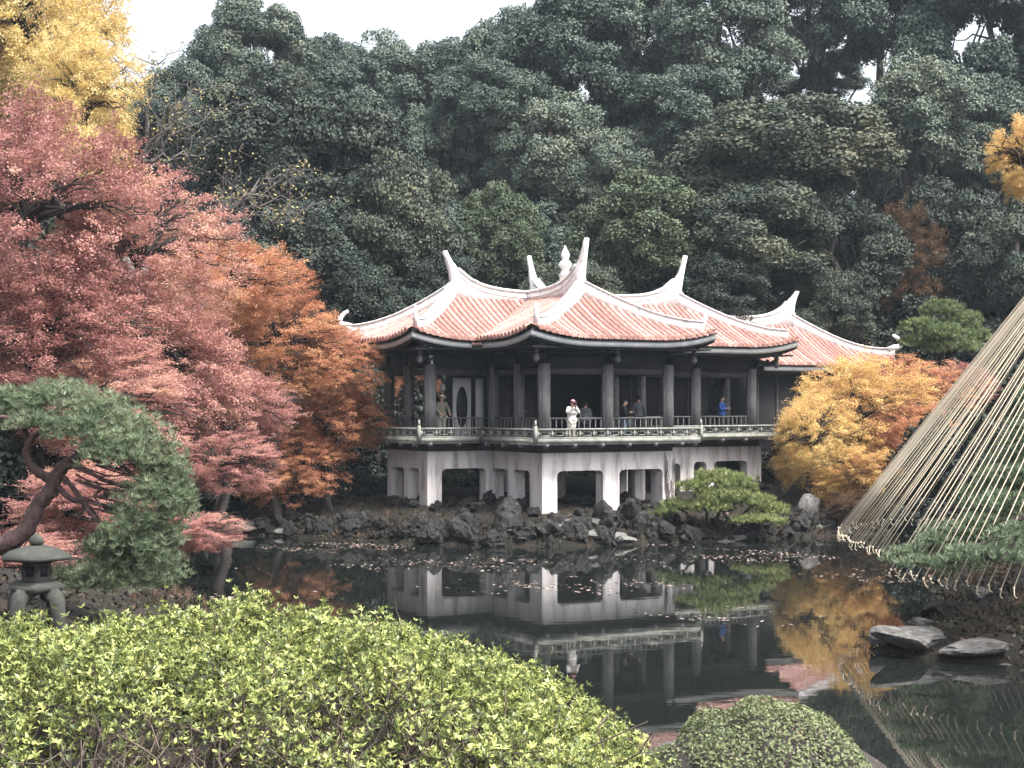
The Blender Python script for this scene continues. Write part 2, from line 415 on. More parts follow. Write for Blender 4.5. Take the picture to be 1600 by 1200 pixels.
# outer balustrade, run by run
RT = 4.07
panel = MB()
PW = .62
panel.box((0, 0, 3.88), (.07, .085, .28))
for zz in (3.945, 3.815): panel.box((PW / 2, 0, zz), (PW - .22, .05, .026))
for xx in (.11 + .013, PW - .123): panel.box((xx, 0, 3.88), (.026, .05, .13))
for xx in (.075, PW - .075): panel.box((xx, 0, 3.88), (.08, .04, .024))
panel_me = panel.mesh('panel'); panel_me.materials.append(M['rail_stone'])
br = MB().box((0, 0, 0), (.13, .34, .12)); br.box((0, -.04, -.07), (.09, .2, .07))
br_me = br.mesh('bracket'); br_me.materials.append(M['grey_wood'])
post_me = MB().box((0, 0, 3.86), (.11, .11, .60)).add(np.array([(-.045, -.045, 4.162), (.045, -.045, 4.162), (.045, .045, 4.162), (-.045, .045, 4.162), (-.025, -.025, 4.38), (.025, -.025, 4.38), (.025, .025, 4.38), (-.025, .025, 4.38)]),
        [[0, 1, 5, 4], [1, 2, 6, 5], [2, 3, 7, 6], [3, 0, 4, 7], [4, 5, 6, 7], [3, 2, 1, 0]]).mesh('corner_post')
post_me.materials.append(M['rail_stone'])
R = ring_L(OV)
runs = [(7, 0), (0, 1), (1, 2), (2, 3), (3, 4), (5, 6), (6, 7)]
for a, c in runs:
    A = Vector((*R[a], 0)); B = Vector((*R[c], 0)); d = (B - A); L = d.length; d.normalize(); rz = math.atan2(d.y, d.x)
    bal = empty('balustrade', (A.x, A.y, 0), rz); bal.parent = pav
    e0, e1 = .08, L - .08
    mb = MB()
    mb.box((L / 2, 0, RT - .03), (e1 - e0, .13, .07)).box((L / 2, 0, 3.72), (e1 - e0, .11, .05))
    mb.build('handrail', M['rail_stone'], bal)
    MB().box((L / 2, 0, 3.615), (e1 - e0, .15, .16)).box((L / 2, .02, 3.50), (e1 - e0, .10, .07)).build('edge_beam', M['rail_stone'], bal)
    n = max(1, int(round((L - .2) / PW)))
    for k in range(n):
        o = share('panel', panel_me, bal); o.location = (.1 + k * (L - .2) / n, 0, 0); o.scale = ((L - .2) / n / PW, 1, 1)
    for k in range(0, n, 2):
        o = share('bracket', br_me, bal); o.location = (.45 + k * (L - .2) / n, .05, 3.45)
for idx, (pu, pv) in enumerate(R):
    if idx in (0, 1, 6, 3):
        o = share('corner_post', post_me, pav); o.location = (pu, pv, 0)

# columns
def column(u, v, w=.30):
    mb = MB()
    mb.box((u, v, 5.05), (w, w, 2.86))
    for su in (-1, 1):
        mb.box((u + su * (w / 2 + .028), v, 5.0), (.05, w * .62, 2.74))
    mb.box((u, v, 3.70), (w + .12, w + .12, .16))
    return mb.build('column', M['grey_wood'], pav)
fc = [.18, 2.98, 5.78]
for u in fc: column(u, .17, .33)
column(.18, 2.0, .28); column(.16, 3.95, .3); column(5.78, 2.0, .28); column(5.80, 3.95, .3)
hc = [-2.5, 10.1, 13.1]
for u in hc: column(u, PJ + .18, .33)
column(8.6, PJ + .18, .28)
for v in (6.0, 7.8): column(-2.5, v, .28); column(13.1, v, .28)
for u in (1.4, 5.0, 9.0): column(u, 7.8, .28)

# beams over the openings: two boards and a lower lintel per bay
def lintel(p0, p1):
    A = Vector((*p0, 0)); B = Vector((*p1, 0)); d = B - A; L = d.length; rz = math.atan2(d.y, d.x); c = (A + B) / 2
    MB().box((c.x, c.y, 6.20), (L - .02, .12, .24), rz).build('lintel', M['mid_wood'], pav)
    MB().box((c.x, c.y, 6.63), (L, .10, .50), rz).box((c.x, c.y, 6.375), (L - .03, .17, .05), rz).build('frieze_board', M['dark_wood'], pav)
    MB().box((c.x, c.y, 6.96), (L + .1, .24, .12), rz).build('eave_beam', M['dark_wood'], pav)
def rail(p0, p1):
    A = Vector((*p0, 0)); B = Vector((*p1, 0)); d = B - A; L = d.length; rz = math.atan2(d.y, d.x)
    r = MB().box((L / 2, 0, 4.43), (L, .06, .055)).box((L / 2, 0, 3.72), (L, .05, .05)).build('railing', M['grey_wood'], pav)
    r.location = (A.x, A.y, 0); r.rotation_euler = (0, 0, rz)
    n = max(2, int(L / .235))
    for k in range(n):
        o = share('baluster', bal_me, r); o.location = ((k + .5) * L / n, 0, 0)
bal_me = MB().box((0, 0, 4.073), (.036, .036, .654)).mesh('baluster'); bal_me.materials.append(M['grey_wood'])
bays = []
for k in range(2): bays.append(((fc[k] + .16, .17), (fc[k + 1] - .16, .17)))
bays += [((.18, 1.84), (.18, .36)), ((.17, 3.78), (.17, 2.16)), ((5.78, .36), (5.78, 1.84)), ((5.79, 2.16), (5.79, 3.78)),
         ((-2.32, PJ + .18), (.0, PJ + .18)), ((6.0, PJ + .18), (8.44, PJ + .18)), ((8.76, PJ + .18), (9.92, PJ + .18)), ((10.28, PJ + .18), (12.92, PJ + .18)),
         ((-2.5, 5.84), (-2.5, PJ + .36)), ((-2.5, 7.64), (-2.5, 6.16)), ((13.1, PJ + .36), (13.1, 5.84)), ((13.1, 6.16), (13.1, 7.64))]
for b_ in bays: lintel(*b_); rail(*b_)

# rooms inside: dark boarded walls, a pale board with an oval window, a narrow pale door leaf
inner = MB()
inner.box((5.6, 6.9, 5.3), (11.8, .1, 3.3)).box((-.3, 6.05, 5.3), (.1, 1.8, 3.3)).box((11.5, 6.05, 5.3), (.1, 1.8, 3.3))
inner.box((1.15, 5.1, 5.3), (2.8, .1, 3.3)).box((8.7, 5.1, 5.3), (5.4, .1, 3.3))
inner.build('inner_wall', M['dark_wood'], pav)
for k in range(16):
    u = -.05 + k * .74
    if 2.6 < u < 5.9: continue
    MB().box((u, 5.03, 5.0), (.07, .05, 2.7)).build('wall_batten', M['mid_wood'], pav)
def oval_board(u, v, w, h, z0, ow, oh):
    pts_o = [(-w / 2, 0), (w / 2, 0), (w / 2, h), (-w / 2, h)]
    N = 32; th = np.arange(N) / N * 2 * math.pi - math.pi * .75
    ov = np.stack([ow / 2 * np.cos(th), h * .52 + oh / 2 * np.sin(th)], 1)
    sq = []
    for t in range(N):
        s = (t / N) * 4; k = int(s); f = s - k
        a = np.array(pts_o[k]); b2 = np.array(pts_o[(k + 1) % 4]); sq.append(a + (b2 - a) * f)
    sq = np.array(sq)
    mb = MB()
    for y0 in (0, .05):
        V = np.vstack([np.column_stack([sq[:, 0], np.full(N, y0), sq[:, 1]]), np.column_stack([ov[:, 0], np.full(N, y0), ov[:, 1]])])
        mb.add(V, [[k, (k + 1) % N, N + (k + 1) % N, N + k] for k in range(N)])
    V = np.vstack([np.column_stack([ov[:, 0], np.full(N, 0), ov[:, 1]]), np.column_stack([ov[:, 0], np.full(N, .05), ov[:, 1]])])
    mb.add(V, [[k, (k + 1) % N, N + (k + 1) % N, N + k] for k in range(N)])
    V = np.vstack([np.column_stack([sq[:, 0], np.full(N, 0), sq[:, 1]]), np.column_stack([sq[:, 0], np.full(N, .05), sq[:, 1]])])
    mb.add(V, [[k, N + k, N + (k + 1) % N, (k + 1) % N] for k in range(N)])
    o = mb.build('oval_window_board', M['screen'], pav); o.location = (u, v, z0)
    o['label'] = 'white board with tall oval window'
    g = MB().lathe([(.01, -.01), (.99, -.01), (.99, .01), (.01, .01)], sides=28).build('pane', M['dark_wood'], o)
    g.rotation_euler = (math.pi / 2, 0, 0); g.scale = (ow / 2, oh / 2, 1); g.location = (0, .035, h * .52)
oval_board(-.80, 4.75, .80, 2.35, ZF + .01, .52, 1.62)
MB().box((-.04, 4.72, 4.8), (.34, .06, 2.35)).build('door_leaf', M['screen'], pav)
for u, v in ((.9, 4.4), (2.2, 4.6)):
    MB().box((u, v, 4.75), (.5, .05, 2.1)).build('door_leaf', M['mid_wood'], pav)

# ---- roofs
def prof(s): return .72 * s + .28 * s * s
class Slope:
    def __init__(s, E0, ea, L, ind, D, hl, hr, ze, zr, lift=(1, 1), LF=.40):
        s.E0 = np.array(E0, float); s.ea = np.array(ea, float); s.ind = np.array(ind, float)
        s.L, s.D, s.hl, s.hr, s.ze, s.zr, s.lift, s.LF = L, D, hl, hr, ze, zr, lift, LF
    def z(s, a, d):
        a = np.asarray(a, float); d = np.asarray(d, float); q = d / s.D
        l = s.lift[0] * np.clip(1 - a / 2.9, 0, 1) ** 2.2 + s.lift[1] * np.clip(1 - (s.L - a) / 2.9, 0, 1) ** 2.2
        return s.ze + (s.zr - s.ze) * prof(q) + s.LF * l * np.clip(1 - q, 0, 1) ** 2
    def p(s, a, d, dz=0.0):
        a = np.asarray(a, float); d = np.asarray(d, float); a, d = np.broadcast_arrays(a, d)
        xy = s.E0 + a[..., None] * s.ea + d[..., None] * s.ind
        return np.concatenate([xy, (s.z(a, d) + dz)[..., None]], -1)
    def dmax(s, a):
        m_ = s.D
        if s.hl > 0: m_ = min(m_, s.D * a / s.hl)
        if s.hr > 0: m_ = min(m_, s.D * (s.L - a) / s.hr)
        return m_
def zplan(slopes, P):
    """height of the tile field of a hip roof over plan points, far below outside it"""
    q = np.full(len(P), 9.0)
    for s in slopes: q = np.minimum(q, ((P[:, :2] - s.E0) @ s.ind) / s.D)
    return np.where(q > -.001, slopes[0].ze + (slopes[0].zr - slopes[0].ze) * prof(np.clip(q, 0, 1)), -99)

def make_roof(slopes, parent, others=(), pitch=.265, name='roof'):
    roof = None
    def hidden(P, margin):
        h = np.zeros(len(P), bool)
        for o in others: h |= zplan(o, P) > P[:, 2] + margin
        return h
    mb = MB(); ub = MB()
    for s in slopes:
        na, nd = max(8, int(s.L / .3)), 9
        q = np.linspace(0, 1, nd)[:, None]; t = np.linspace(0, 1, na)[None]
        a = s.hl * q + (s.L - (s.hl + s.hr) * q) * t; d = q * s.D + 0 * t
        P = s.p(a, d).reshape(-1, 3)
        i = np.arange(nd - 1)[:, None] * na; j = np.arange(na - 1)[None]
        Q = np.stack([i + j, i + j + 1, i + na + j + 1, i + na + j], -1).reshape(-1, 4)
        hid = hidden(P, .06)
        Q = Q[~hid[Q].all(1)]
        mb.add(P, Q); ub.add(P - [0, 0, .16], Q[:, ::-1])
    roof = mb.build(name, M['tile_bed'], parent)
    ub.build('soffit', M['dark_wood'], roof)
    th = np.linspace(0, math.pi, 6)
    for s in slopes:
        n = int(s.L / pitch)
        for k in range(n):
            a = (k + .5) * s.L / n
            dm = s.dmax(a)
            if dm < .22: continue
            m_ = max(3, int(dm / .4) + 2)
            d = np.linspace(-.05, dm, m_)
            c = s.p(np.full(m_, a), d)
            keep = ~hidden(c, .04)
            if keep.sum() < 2: continue
            if not keep.all():
                dd = np.linspace(-.05, dm, 60); cc = s.p(np.full(60, a), dd); kk = ~hidden(cc, .03)
                dd = dd[kk]
                d = np.linspace(dd.min(), dd.max(), m_); c = s.p(np.full(m_, a), d)
            r = .086
            ea3 = np.array([*s.ea, 0.])
            # cross-section follows the tilt of the eave so rows lie on the curved field
            tz = (s.z(np.full(m_, a) + .05, d) - s.z(np.full(m_, a) - .05, d)) / .1
            V = c[:, None] + r * (np.cos(th)[None, :, None] * (ea3[None, None] + np.array([0, 0, 1.])[None, None] * tz[:, None, None])) + np.array([0, 0, 1.]) * (r * .95 * np.sin(th)[None, :, None] - .01)
            # lapped barrel tiles: every second ring steps down a little
            V[:, 1:-1, 2] += (np.arange(m_) % 2 * .012)[:, None]
            i = np.arange(m_ - 1)[:, None] * 6; j = np.arange(5)[None]
            Q = np.stack([i + j, i + 6 + j, i + 7 + j, i + 1 + j], -1).reshape(-1, 4)
            row = MB().add(V.reshape(-1, 3), Q, [[0, 1, 2], [0, 2, 3], [0, 3, 4], [0, 4, 5]])
            if d[0] < 0:   # round end tile and the hanging drip tile beside it
                e = c[0]; o3 = -np.array([*s.ind, 0.])
                tt = np.arange(8) / 8 * 2 * math.pi
                for rr, oo in ((.105, .012),):
                    Vd = e + o3 * oo + rr * (np.cos(tt)[:, None] * ea3 + np.sin(tt)[:, None] * np.array([0, 0, 1.])) + np.array([0, 0, .02])
                    Vd = np.vstack([Vd, [e + o3 * (oo + .01) + np.array([0, 0, .02])]])
                    row.add(Vd, None, [[k2, (k2 + 1) % 8, 8] for k2 in range(8)])
                h_ = e + ea3 * pitch / 2
                row.add([h_ - ea3 * .06 + [0, 0, .01], h_ + ea3 * .06 + [0, 0, .01], h_ + ea3 * .03 + [0, 0, -.08], h_ - ea3 * .03 + [0, 0, -.08]], [[0, 1, 2, 3]])
            row.build('tile_row', M['tile'], roof, smooth=False)
    for s in slopes:       # fascia board under the tile ends
        n = max(10, int(s.L / .25))
        a = np.linspace(.06, s.L - .06, n)
        T = s.p(a, np.full(n, .07)); T[:, 2] -= .165
        keep = ~hidden(T + [0, 0, .16], -.02)
        for seg in np.split(np.arange(n), np.where(np.diff(keep.astype(int)) != 0)[0] + 1):
            if not keep[seg[0]] or len(seg) < 2: continue
            t_ = T[seg]; in3 = np.array([*s.ind, 0.]) * .06; dn = np.array([0, 0, -.24])
            MB().beam(t_, t_ + in3, t_ + in3 + dn, t_ + dn).build('fascia_board', M['fascia'], roof)
            u_ = t_ + in3 * 1.3 + dn
            MB().beam(u_ - [0, 0, .002], u_ + in3 - [0, 0, .002], u_ + in3 - [0, 0, .10], u_ - [0, 0, .10]).build('eave_batten', M['dark_wood'], roof)
    return roof

def ridge(path2, ends, zb, parent, wid=.32, HT=(11.1, 11.45)):
    """plastered ridge seen as a blade: sags in the middle, sweeps up into a horn at each marked end"""
    A = np.array(path2[0], float); B = np.array(path2[1], float); L = np.linalg.norm(B - A); d = (B - A) / L; nrm = np.array([-d[1], d[0]])
    inn, out, w = [], [], []
    def zt(x):
        z = zb + .26
        if ends[0]: z += 1.05 * math.exp(-x / .85)
        if ends[1]: z += 1.05 * math.exp(-(L - x) / .85)
        return z
    def horn(sign, x0):
        h_ = (HT[0] if sign < 0 else HT[1]) - 9.3
        seq = [(-.12, 1.13, .05, .20), (-.04, 1.24, .07, .55), (.04, 1.24 + .12 * (h_ - 1.2), .12, .88), (.12, 1.24 + .36 * (h_ - 1.2), .21, 1.0 + .22 * (h_ - 1.0)), (.20, 1.24 + .62 * (h_ - 1.24), .31, 1.0 + .55 * (h_ - 1.0)), (.30, h_, .45, h_ - .03)]
        return [((x0 + sign * a, zb + b_), (x0 + sign * c, zb + e)) for a, b_, c, e in seq]
    prs = []
    if ends[0]: prs += [(h, k) for h, k in reversed(horn(-1, 0))]
    for x in np.linspace(.2 if ends[0] else 0, L - (.2 if ends[1] else 0), 22):
        prs.append(((x, zt(x)), (x, zb - .22)))
    if ends[1]: prs += horn(1, L)
    for k, (a, c) in enumerate(prs):
        inn.append((A + d * a[0], a[1])); out.append((A + d * c[0], c[1]))
        far = max(0, -c[0], c[0] - L); w.append(wid / 2 * (1 - .62 * min(1, far / .5)))
    inn = np.array([[p_[0], p_[1], z] for p_, z in inn]); out = np.array([[p_[0], p_[1], z] for p_, z in out]); w = np.array(w)[:, None]
    n3 = np.array([[nrm[0], nrm[1], 0]])
    rd = MB().beam(inn - n3 * w, inn + n3 * w, out + n3 * w, out - n3 * w).build('ridge', M['plaster'], parent)
    # moulding along the top of the sagging part
    lo = 6 if ends[0] else 0; hi = len(inn) - (6 if ends[1] else 0)
    t_ = inn[lo:hi]; ww = w[lo:hi] + .05; dn = np.array([0, 0, -.07])
    MB().beam(t_ - n3 * ww + [0, 0, .03], t_ + n3 * ww + [0, 0, .03], t_ + n3 * ww + dn, t_ - n3 * ww + dn).build('moulding', M['plaster'], rd)
    ml = t_ + [0, 0, -.24]
    MB().beam(ml - n3 * (ww - .02), ml + n3 * (ww - .02), ml + n3 * (ww - .02) + [0, 0, -.045], ml - n3 * (ww - .02) + [0, 0, -.045]).build('moulding', M['plaster'], rd)
    return rd

def hip(top, corner, s, side, parent, h0=.50, h1=.30, stop=.90, wid=.30, finish='post', others=()):
    """plastered hip ridge along the edge of slope s from ridge end to eave corner"""
    top = np.array(top, float); corner = np.array(corner, float)
    n = 16; q = np.linspace(0, stop, n)
    P2 = top + (corner - top) * q[:, None]
    sd = 1 - q
    d = sd * s.D
    a = (s.hl * sd) if side == 0 else (s.L - s.hr * sd)
    zz = s.z(a, d)
    d2 = corner - top; d2 /= np.linalg.norm(d2); n2 = np.array([-d2[1], d2[0], 0])
    hh = h1 + (h0 - h1) * np.clip(1 - q / .55, 0, 1) ** 1.5
    B_ = np.column_stack([P2, zz - .12]); T = np.column_stack([P2, zz + hh])
    w = wid / 2 * (1.0 + .25 * np.clip(1 - q / .4, 0, 1))[:, None]
    hp = MB().beam(T - n2 * w * .75, T + n2 * w * .75, B_ + n2 * w, B_ - n2 * w).build('hip_ridge', M['plaster'], parent)
    MB().beam(T - n2 * (w * .75 + .05) + [0, 0, .05], T + n2 * (w * .75 + .05) + [0, 0, .05], T + n2 * (w * .75 + .05) - [0, 0, .01], T - n2 * (w * .75 + .05) - [0, 0, .01]).build('moulding', M['plaster'], hp)
    e = T[-1]; d3 = np.array([*d2, 0])
    if finish == 'post':
        pts = np.array([e - d3 * .06 + [0, 0, -.25], e + d3 * .02 + [0, 0, .1], e + d3 * .04 + [0, 0, .36], e + d3 * .0 + [0, 0, .52]])
        MB().tube(pts, [.11, .09, .075, .055], 8).build('hip_finial', M['plaster'], hp, smooth=True)
    elif finish == 'curl':
        th = np.linspace(0, 1, 12)
        cx = np.sin(th * 3.6) * .30 * (1 - .25 * th) ; cz = (1 - np.cos(th * 3.0)) * .30
        pts = e + d3[None] * cx[:, None] + np.array([0, 0, 1.])[None] * (cz + .0)[:, None]
        pts = np.vstack([[e - d3 * .3 + [0, 0, -.12]], pts])
        MB().tube(pts, np.linspace(.17, .06, 13), 8).build('hip_finial', M['plaster'], hp, smooth=True)
    return hp

ZE, ZR = 7.46, 9.30
# front wing: ridge along v at the middle of the wing
fe0, fe1, fv = -1.2, W1 + 1.2, -1.2
fm = (fe0 + fe1) / 2; fh = (fe1 - fe0) / 2; RV = 2.0; HV = 6.0
S_front = Slope((fe0, fv), (1, 0), fe1 - fe0, (0, 1), RV - fv, fh, fh, ZE, ZR)
S_fl = Slope((fe0, HV), (0, -1), HV - fv, (1, 0), fh, 0, RV - fv, ZE, ZR, (0, 1))
S_fr = Slope((fe1, fv), (0, 1), HV - fv, (-1, 0), fh, RV - fv, 0, ZE, ZR, (1, 0))
front = [S_front, S_fl, S_fr]
# hall: ridge along u
he0, he1 = -4.0, 14.65; hv0, hv1 = PJ - 1.25, V1 + 1.2; hd = (hv1 - hv0) / 2; HVc = (hv0 + hv1) / 2; r0, r1 = -.55, 10.55
H_f = Slope((he0, hv0), (1, 0), he1 - he0, (0, 1), hd, r0 - he0, he1 - r1, ZE, ZR)
H_b = Slope((he1, hv1), (-1, 0), he1 - he0, (0, -1), hd, he1 - r1, r0 - he0, ZE, ZR)
H_l = Slope((he0, hv1), (0, -1), hv1 - hv0, (1, 0), r0 - he0, hd, hd, ZE, ZR)
H_r = Slope((he1, hv0), (0, 1), hv1 - hv0, (-1, 0), he1 - r1, hd, hd, ZE, ZR)
hall = [H_f, H_b, H_l, H_r]
roof_h = make_roof(hall, pav, [front])
roof_f = make_roof(front, pav, [hall])
ridge(((r0, HVc), (r1, HVc)), (True, True), ZR, roof_h)
ridge(((fm, RV), (fm, HVc - .1)), (True, False), ZR + .02, roof_f, HT=(11.4, 11.4))
hip((r0, HVc), (he0, hv0), H_f, 0, roof_h)
hip((r1, HVc), (he1, hv0), H_f, 1, roof_h, finish=None)
hip((r0, HVc), (he0, hv1), H_b, 1, roof_h, finish='curl', stop=.95)
hip((r1, HVc), (he1, hv1), H_b, 0, roof_h)
hip((fm, RV), (fe0, fv), S_front, 0, roof_f)
hip((fm, RV), (fe1, fv), S_front, 1, roof_f)
# short back gable with its own horn
bm_u = 5.1
B_l = Slope((bm_u - 2.6, 10.6), (0, -1), 5, (1, 0), 2.6, 0, 0, ZE + .1, ZR, (0, 0))
B_r = Slope((bm_u + 2.6, 5.6), (0, 1), 5, (-1, 0), 2.6, 0, 0, ZE + .1, ZR, (0, 0))
roof_b = make_roof([B_l, B_r], pav, [hall])
ridge(((bm_u, HVc + .3), (bm_u, 9.2)), (False, True), ZR, roof_b)
# crossing finial: lotus base, bead, bud
fin = MB().lathe([(.24, 0), (.24, .45), (.30, .5), (.20, .58), (.14, .7), (.26, .84), (.29, .93), (.22, 1.04), (.12, 1.14), (.17, 1.24), (.19, 1.34), (.14, 1.46), (.07, 1.6), (.02, 1.72)], sides=14).box((0, 0, -.3), (.42, .42, .62)).build('crossing_finial', M['plaster'], roof_h, smooth=True)
fin.location = (4.75, HVc, ZR + .55)
# pendant posts and carved brackets under the eave corners
pend = MB().box((0, 0, -.05), (.13, .13, .42)).lathe([(.03, -.62), (.10, -.54), (.13, -.42), (.08, -.34), (.10, -.27)], sides=10)
pend_me = pend.mesh('pendant_post', True); pend_me.materials.append(M['grey_wood'])
for (u, v) in [(-.55, -.5), (W1 + .55, -.5), (-3.3, PJ - .55), (U1 + .45, PJ - .5), (3.0, -.5)]:
    o = share('pendant_post', pend_me, pav); o.location = (u, v, 7.0)
    o.scale = (1, 1, .8)
def bracket(u, v, du, dv):
    pts = [(u + du * t, v + dv * t, 6.55 + .34 * t + .10 * math.sin(t * 6.0)) for t in np.linspace(0, 1, 9)]
    MB().tube(pts, [.10, .11, .12, .11, .10, .10, .11, .10, .08], 6).build('carved_bracket', M['dark_wood'], pav, smooth=True)
for a_ in [(U1 - .25, PJ + .1, .7, -.55), (W1 - .1, .05, .6, -.5), (.1, .05, -.6, -.5), (U0 + .1, PJ + .1, -.65, -.55), (U1 - .3, PJ + .3, .95, 0)]:
    bracket(*a_)
# hanging white lantern in the left veranda
MB().lathe([(.02, -.16), (.09, -.14), (.11, 0), (.09, .12), (.02, .14)], sides=10).tube([(0, 0, .14), (0, 0, 1.3)], .012, 5).build('hanging_lamp', M['screen'], pav).location = (-1.58, 4.9, 5.62)

# ---- annex building behind on the right with its own tiled roof
ann = empty('annex_building', (1.11, 58.0, 0), RZ, 'lower tiled annex behind the golden maple, right of the pavilion', 'building')
aze, azr = 6.82, 8.75
ae0, ae1, av0, av1 = 14.9, 22.9, 5.5, 11.6; avm = (av0 + av1) / 2; ad = (av1 - av0) / 2; ar1 = 19.0
A_f = Slope((ae0, av0), (1, 0), ae1 - ae0, (0, 1), ad, 0, ae1 - ar1, aze, azr, (0, 1.3))
A_r = Slope((ae1, av0), (0, 1), av1 - av0, (-1, 0), ae1 - ar1, ad, ad, aze, azr, (1.3, 1.3))
A_b = Slope((ae1, av1), (-1, 0), ae1 - ae0, (0, -1), ad, ae1 - ar1, 0, aze, azr, (1.3, 0))
roof_a = make_roof([A_f, A_r, A_b], ann)
ridge(((ae0, avm), (ar1, avm)), (False, True), azr, roof_a, HT=(10.9, 10.9))
hip((ar1, avm), (ae1, av0), A_f, 1, roof_a, finish='curl', stop=.97, h0=.5)
hip((ar1, avm), (ae1, av1), A_b, 0, roof_a)
MB().box((18, 8.5, 3.4), (6.0, 4.2, 6.6)).build('wall', M['dark_wood'], ann)
for k in range(6): MB().box((15.2 + k * 1.12, 6.36, 3.4), (.1, .06, 6.0)).build('wall_batten', M['mid_wood'], ann)
MB().box((18.2, 6.2, 6.35), (6.6, .14, .22)).build('eave_beam', M['mid_wood'], ann)

# ------------------------------------------------------------------ rocks
def rock_mesh(name, seed, mat, rough=.35, sub=3, flat=1.0):
    r = np.random.default_rng(seed)
    bm = bmesh.new(); bmesh.ops.create_icosphere(bm, subdivisions=sub, radius=1)
    P = np.array([v.co[:] for v in bm.verts])
    dirs = r.normal(size=(9, 3)); dirs /= np.linalg.norm(dirs, axis=1)[:, None]
    off = r.uniform(.55, .9, 9)
    for d_, o_ in zip(dirs, off):      # chop by planes for facets
        k = P @ d_ - o_
        P = np.where(k[:, None] > 0, P - d_ * k[:, None] * .85, P)
    ph = r.uniform(0, 6, (8, 3)); fr = r.normal(size=(8, 3)) * np.array([2, 2, 3.5, 3.5, 6, 6, 9, 9])[:, None]
    n_ = sum(np.sin(P @ fr[i_] + ph[i_, 0]) / (1 + i_ * .7) for i_ in range(8))
    P = P * (1 + rough * .22 * n_ - rough * .16 * np.abs(np.sin(P @ fr[3] * 1.3 + ph[3, 1])) + rough * .10 * np.abs(np.sin(P @ fr[6] + ph[6, 1])))[:, None]
    for v, q in zip(bm.verts, P): v.co = q * [1, 1, flat]
    me = bpy.data.meshes.new(name); bm.to_mesh(me); bm.free(); me.materials.append(mat)
    return me
ROCKS = [rock_mesh('craggy_rock', s, M['rock'], 1.15) for s in range(6)]
PALE = [rock_mesh('boulder', 20 + s, M['rock_pale'], .55) for s in range(3)]
SLAB = [rock_mesh('slab_stone', 40 + s, M['slab'], .2) for s in range(3)]
def rock(me, name, x, y, s, label, group=None, cat='rock', sink=.25, rz=None, base=None):
    o = share(name, me)
    z = gzf(x, y) if base is None else base
    o.location = (x, y, max(z, -.15) + s[2] * (1 - 2 * sink) * .8)
    o.scale = s; o.rotation_euler = (random.uniform(-.2, .2), random.uniform(-.2, .2), random.uniform(0, 6) if rz is None else rz)
    return tag(o, label, cat, group)
def shore_pt(t):
    """point along the far shore, t in 0..1 from left to right"""
    seg = POND[5:14]; L = np.r_[0, np.cumsum(np.linalg.norm(np.diff(seg, axis=0), axis=1))]
    k = t * L[-1]; return np.array([np.interp(k, L, seg[:, 0]), np.interp(k, L, seg[:, 1])])
rr = np.random.default_rng(3)
for k in range(170):
    t = (k + rr.uniform(0, .9)) / 170
    x, y = shore_pt(t); off = rr.uniform(-.15, 1.5)
    s = (.16 + .34 * rr.uniform() ** 2.2) * (1.1 if .3 < t < .75 else .85)
    wh = 'left of the piers' if t < .27 else 'below the left wing' if t < .42 else 'below the front wing' if t < .68 else 'below the right wing' if t < .84 else 'below the golden maple'
    rock(ROCKS[k % 6], 'craggy_rock', x + rr.uniform(-.3, .3), y + off, (s * rr.uniform(.8, 1.3), s, s * rr.uniform(.7, 1.3)), 'dark craggy rock on the far shore ' + wh, 'craggy shore rocks ' + wh)
for (px, py, Y, s, lab) in [(876, 822, 56.2, .42, 'small whitish lichened rock beneath the pavilion front corner pier'), (790, 835, 55.6, .6, 'large mottled rock at the waterline left of the front corner pier'),
                            (930, 818, 56.6, .3, 'small pale rock at the foot of the middle front pier')]:
    p_ = at(px, py, Y); rock(PALE[int(px) % 3] if s < .5 else ROCKS[1], 'boulder', p_.x, p_.y, (s, s, s * 1.0), lab, base=p_.z - s * .4)
for (px, py, Y, s, lab) in [(955, 838, 56.0, (1.5, .7, .22), 'long flat slab at the water below the pavilion middle pier'), (385, 822, 60, (.8, .5, .22), 'flat stone slab by the water under the red maple'),
                            (1280, 822, 60, (.9, .5, .25), 'mossy flat slab at the water below the golden maple'), (470, 824, 59.6, (1.0, .5, .2), 'dark flat slab left of the pavilion rocks'),
                            (1130, 845, 57.2, (1.2, .5, .18), 'low flat slab in front of the small shore pine')]:
    p_ = at(px, py, Y); rock(SLAB[px % 3], 'slab_stone', p_.x, p_.y, s, lab, base=p_.z - s[2] * .5, rz=.2)
for (px, py, Y, s, lab) in [(1262, 790, 61.5, (.6, .5, .75), 'upright grey stone under the golden maple')]:
    p_ = at(px, py, Y); rock(PALE[1], 'boulder', p_.x, p_.y, s, lab, base=p_.z - .5)
for k in range(46):       # stones packed against the feet of the piers
    q = loc2w(*[(rr.uniform(-.6, W1 + .3), rr.uniform(-.75, -.1)), (rr.uniform(-.7, -.1), rr.uniform(0, PJ)), (rr.uniform(U0 - .5, 0), PJ - rr.uniform(.1, .8)), (rr.uniform(W1, U1), PJ - rr.uniform(.1, .9)), (U0 - rr.uniform(.1, .7), rr.uniform(PJ, V1))][k % 5]); s = rr.uniform(.12, .26)
    rock(ROCKS[k % 6], 'craggy_rock', q.x, q.y, (s * rr.uniform(.9, 1.4), s, s * rr.uniform(.7, 1.2)), 'dark rock packed against the foot of a white pier', 'rocks at the feet of the piers')
for k in range(34):
    q = loc2w(rr.uniform(-2.4, 10), rr.uniform(.2, 5.6)); s = rr.uniform(.16, .30)
    rock(ROCKS[k % 6], 'craggy_rock', q.x, q.y, (s * 1.2, s, s * rr.uniform(.8, 1.3)), 'dark rock in the shade beneath the pavilion floor', 'shaded rocks under the pavilion')
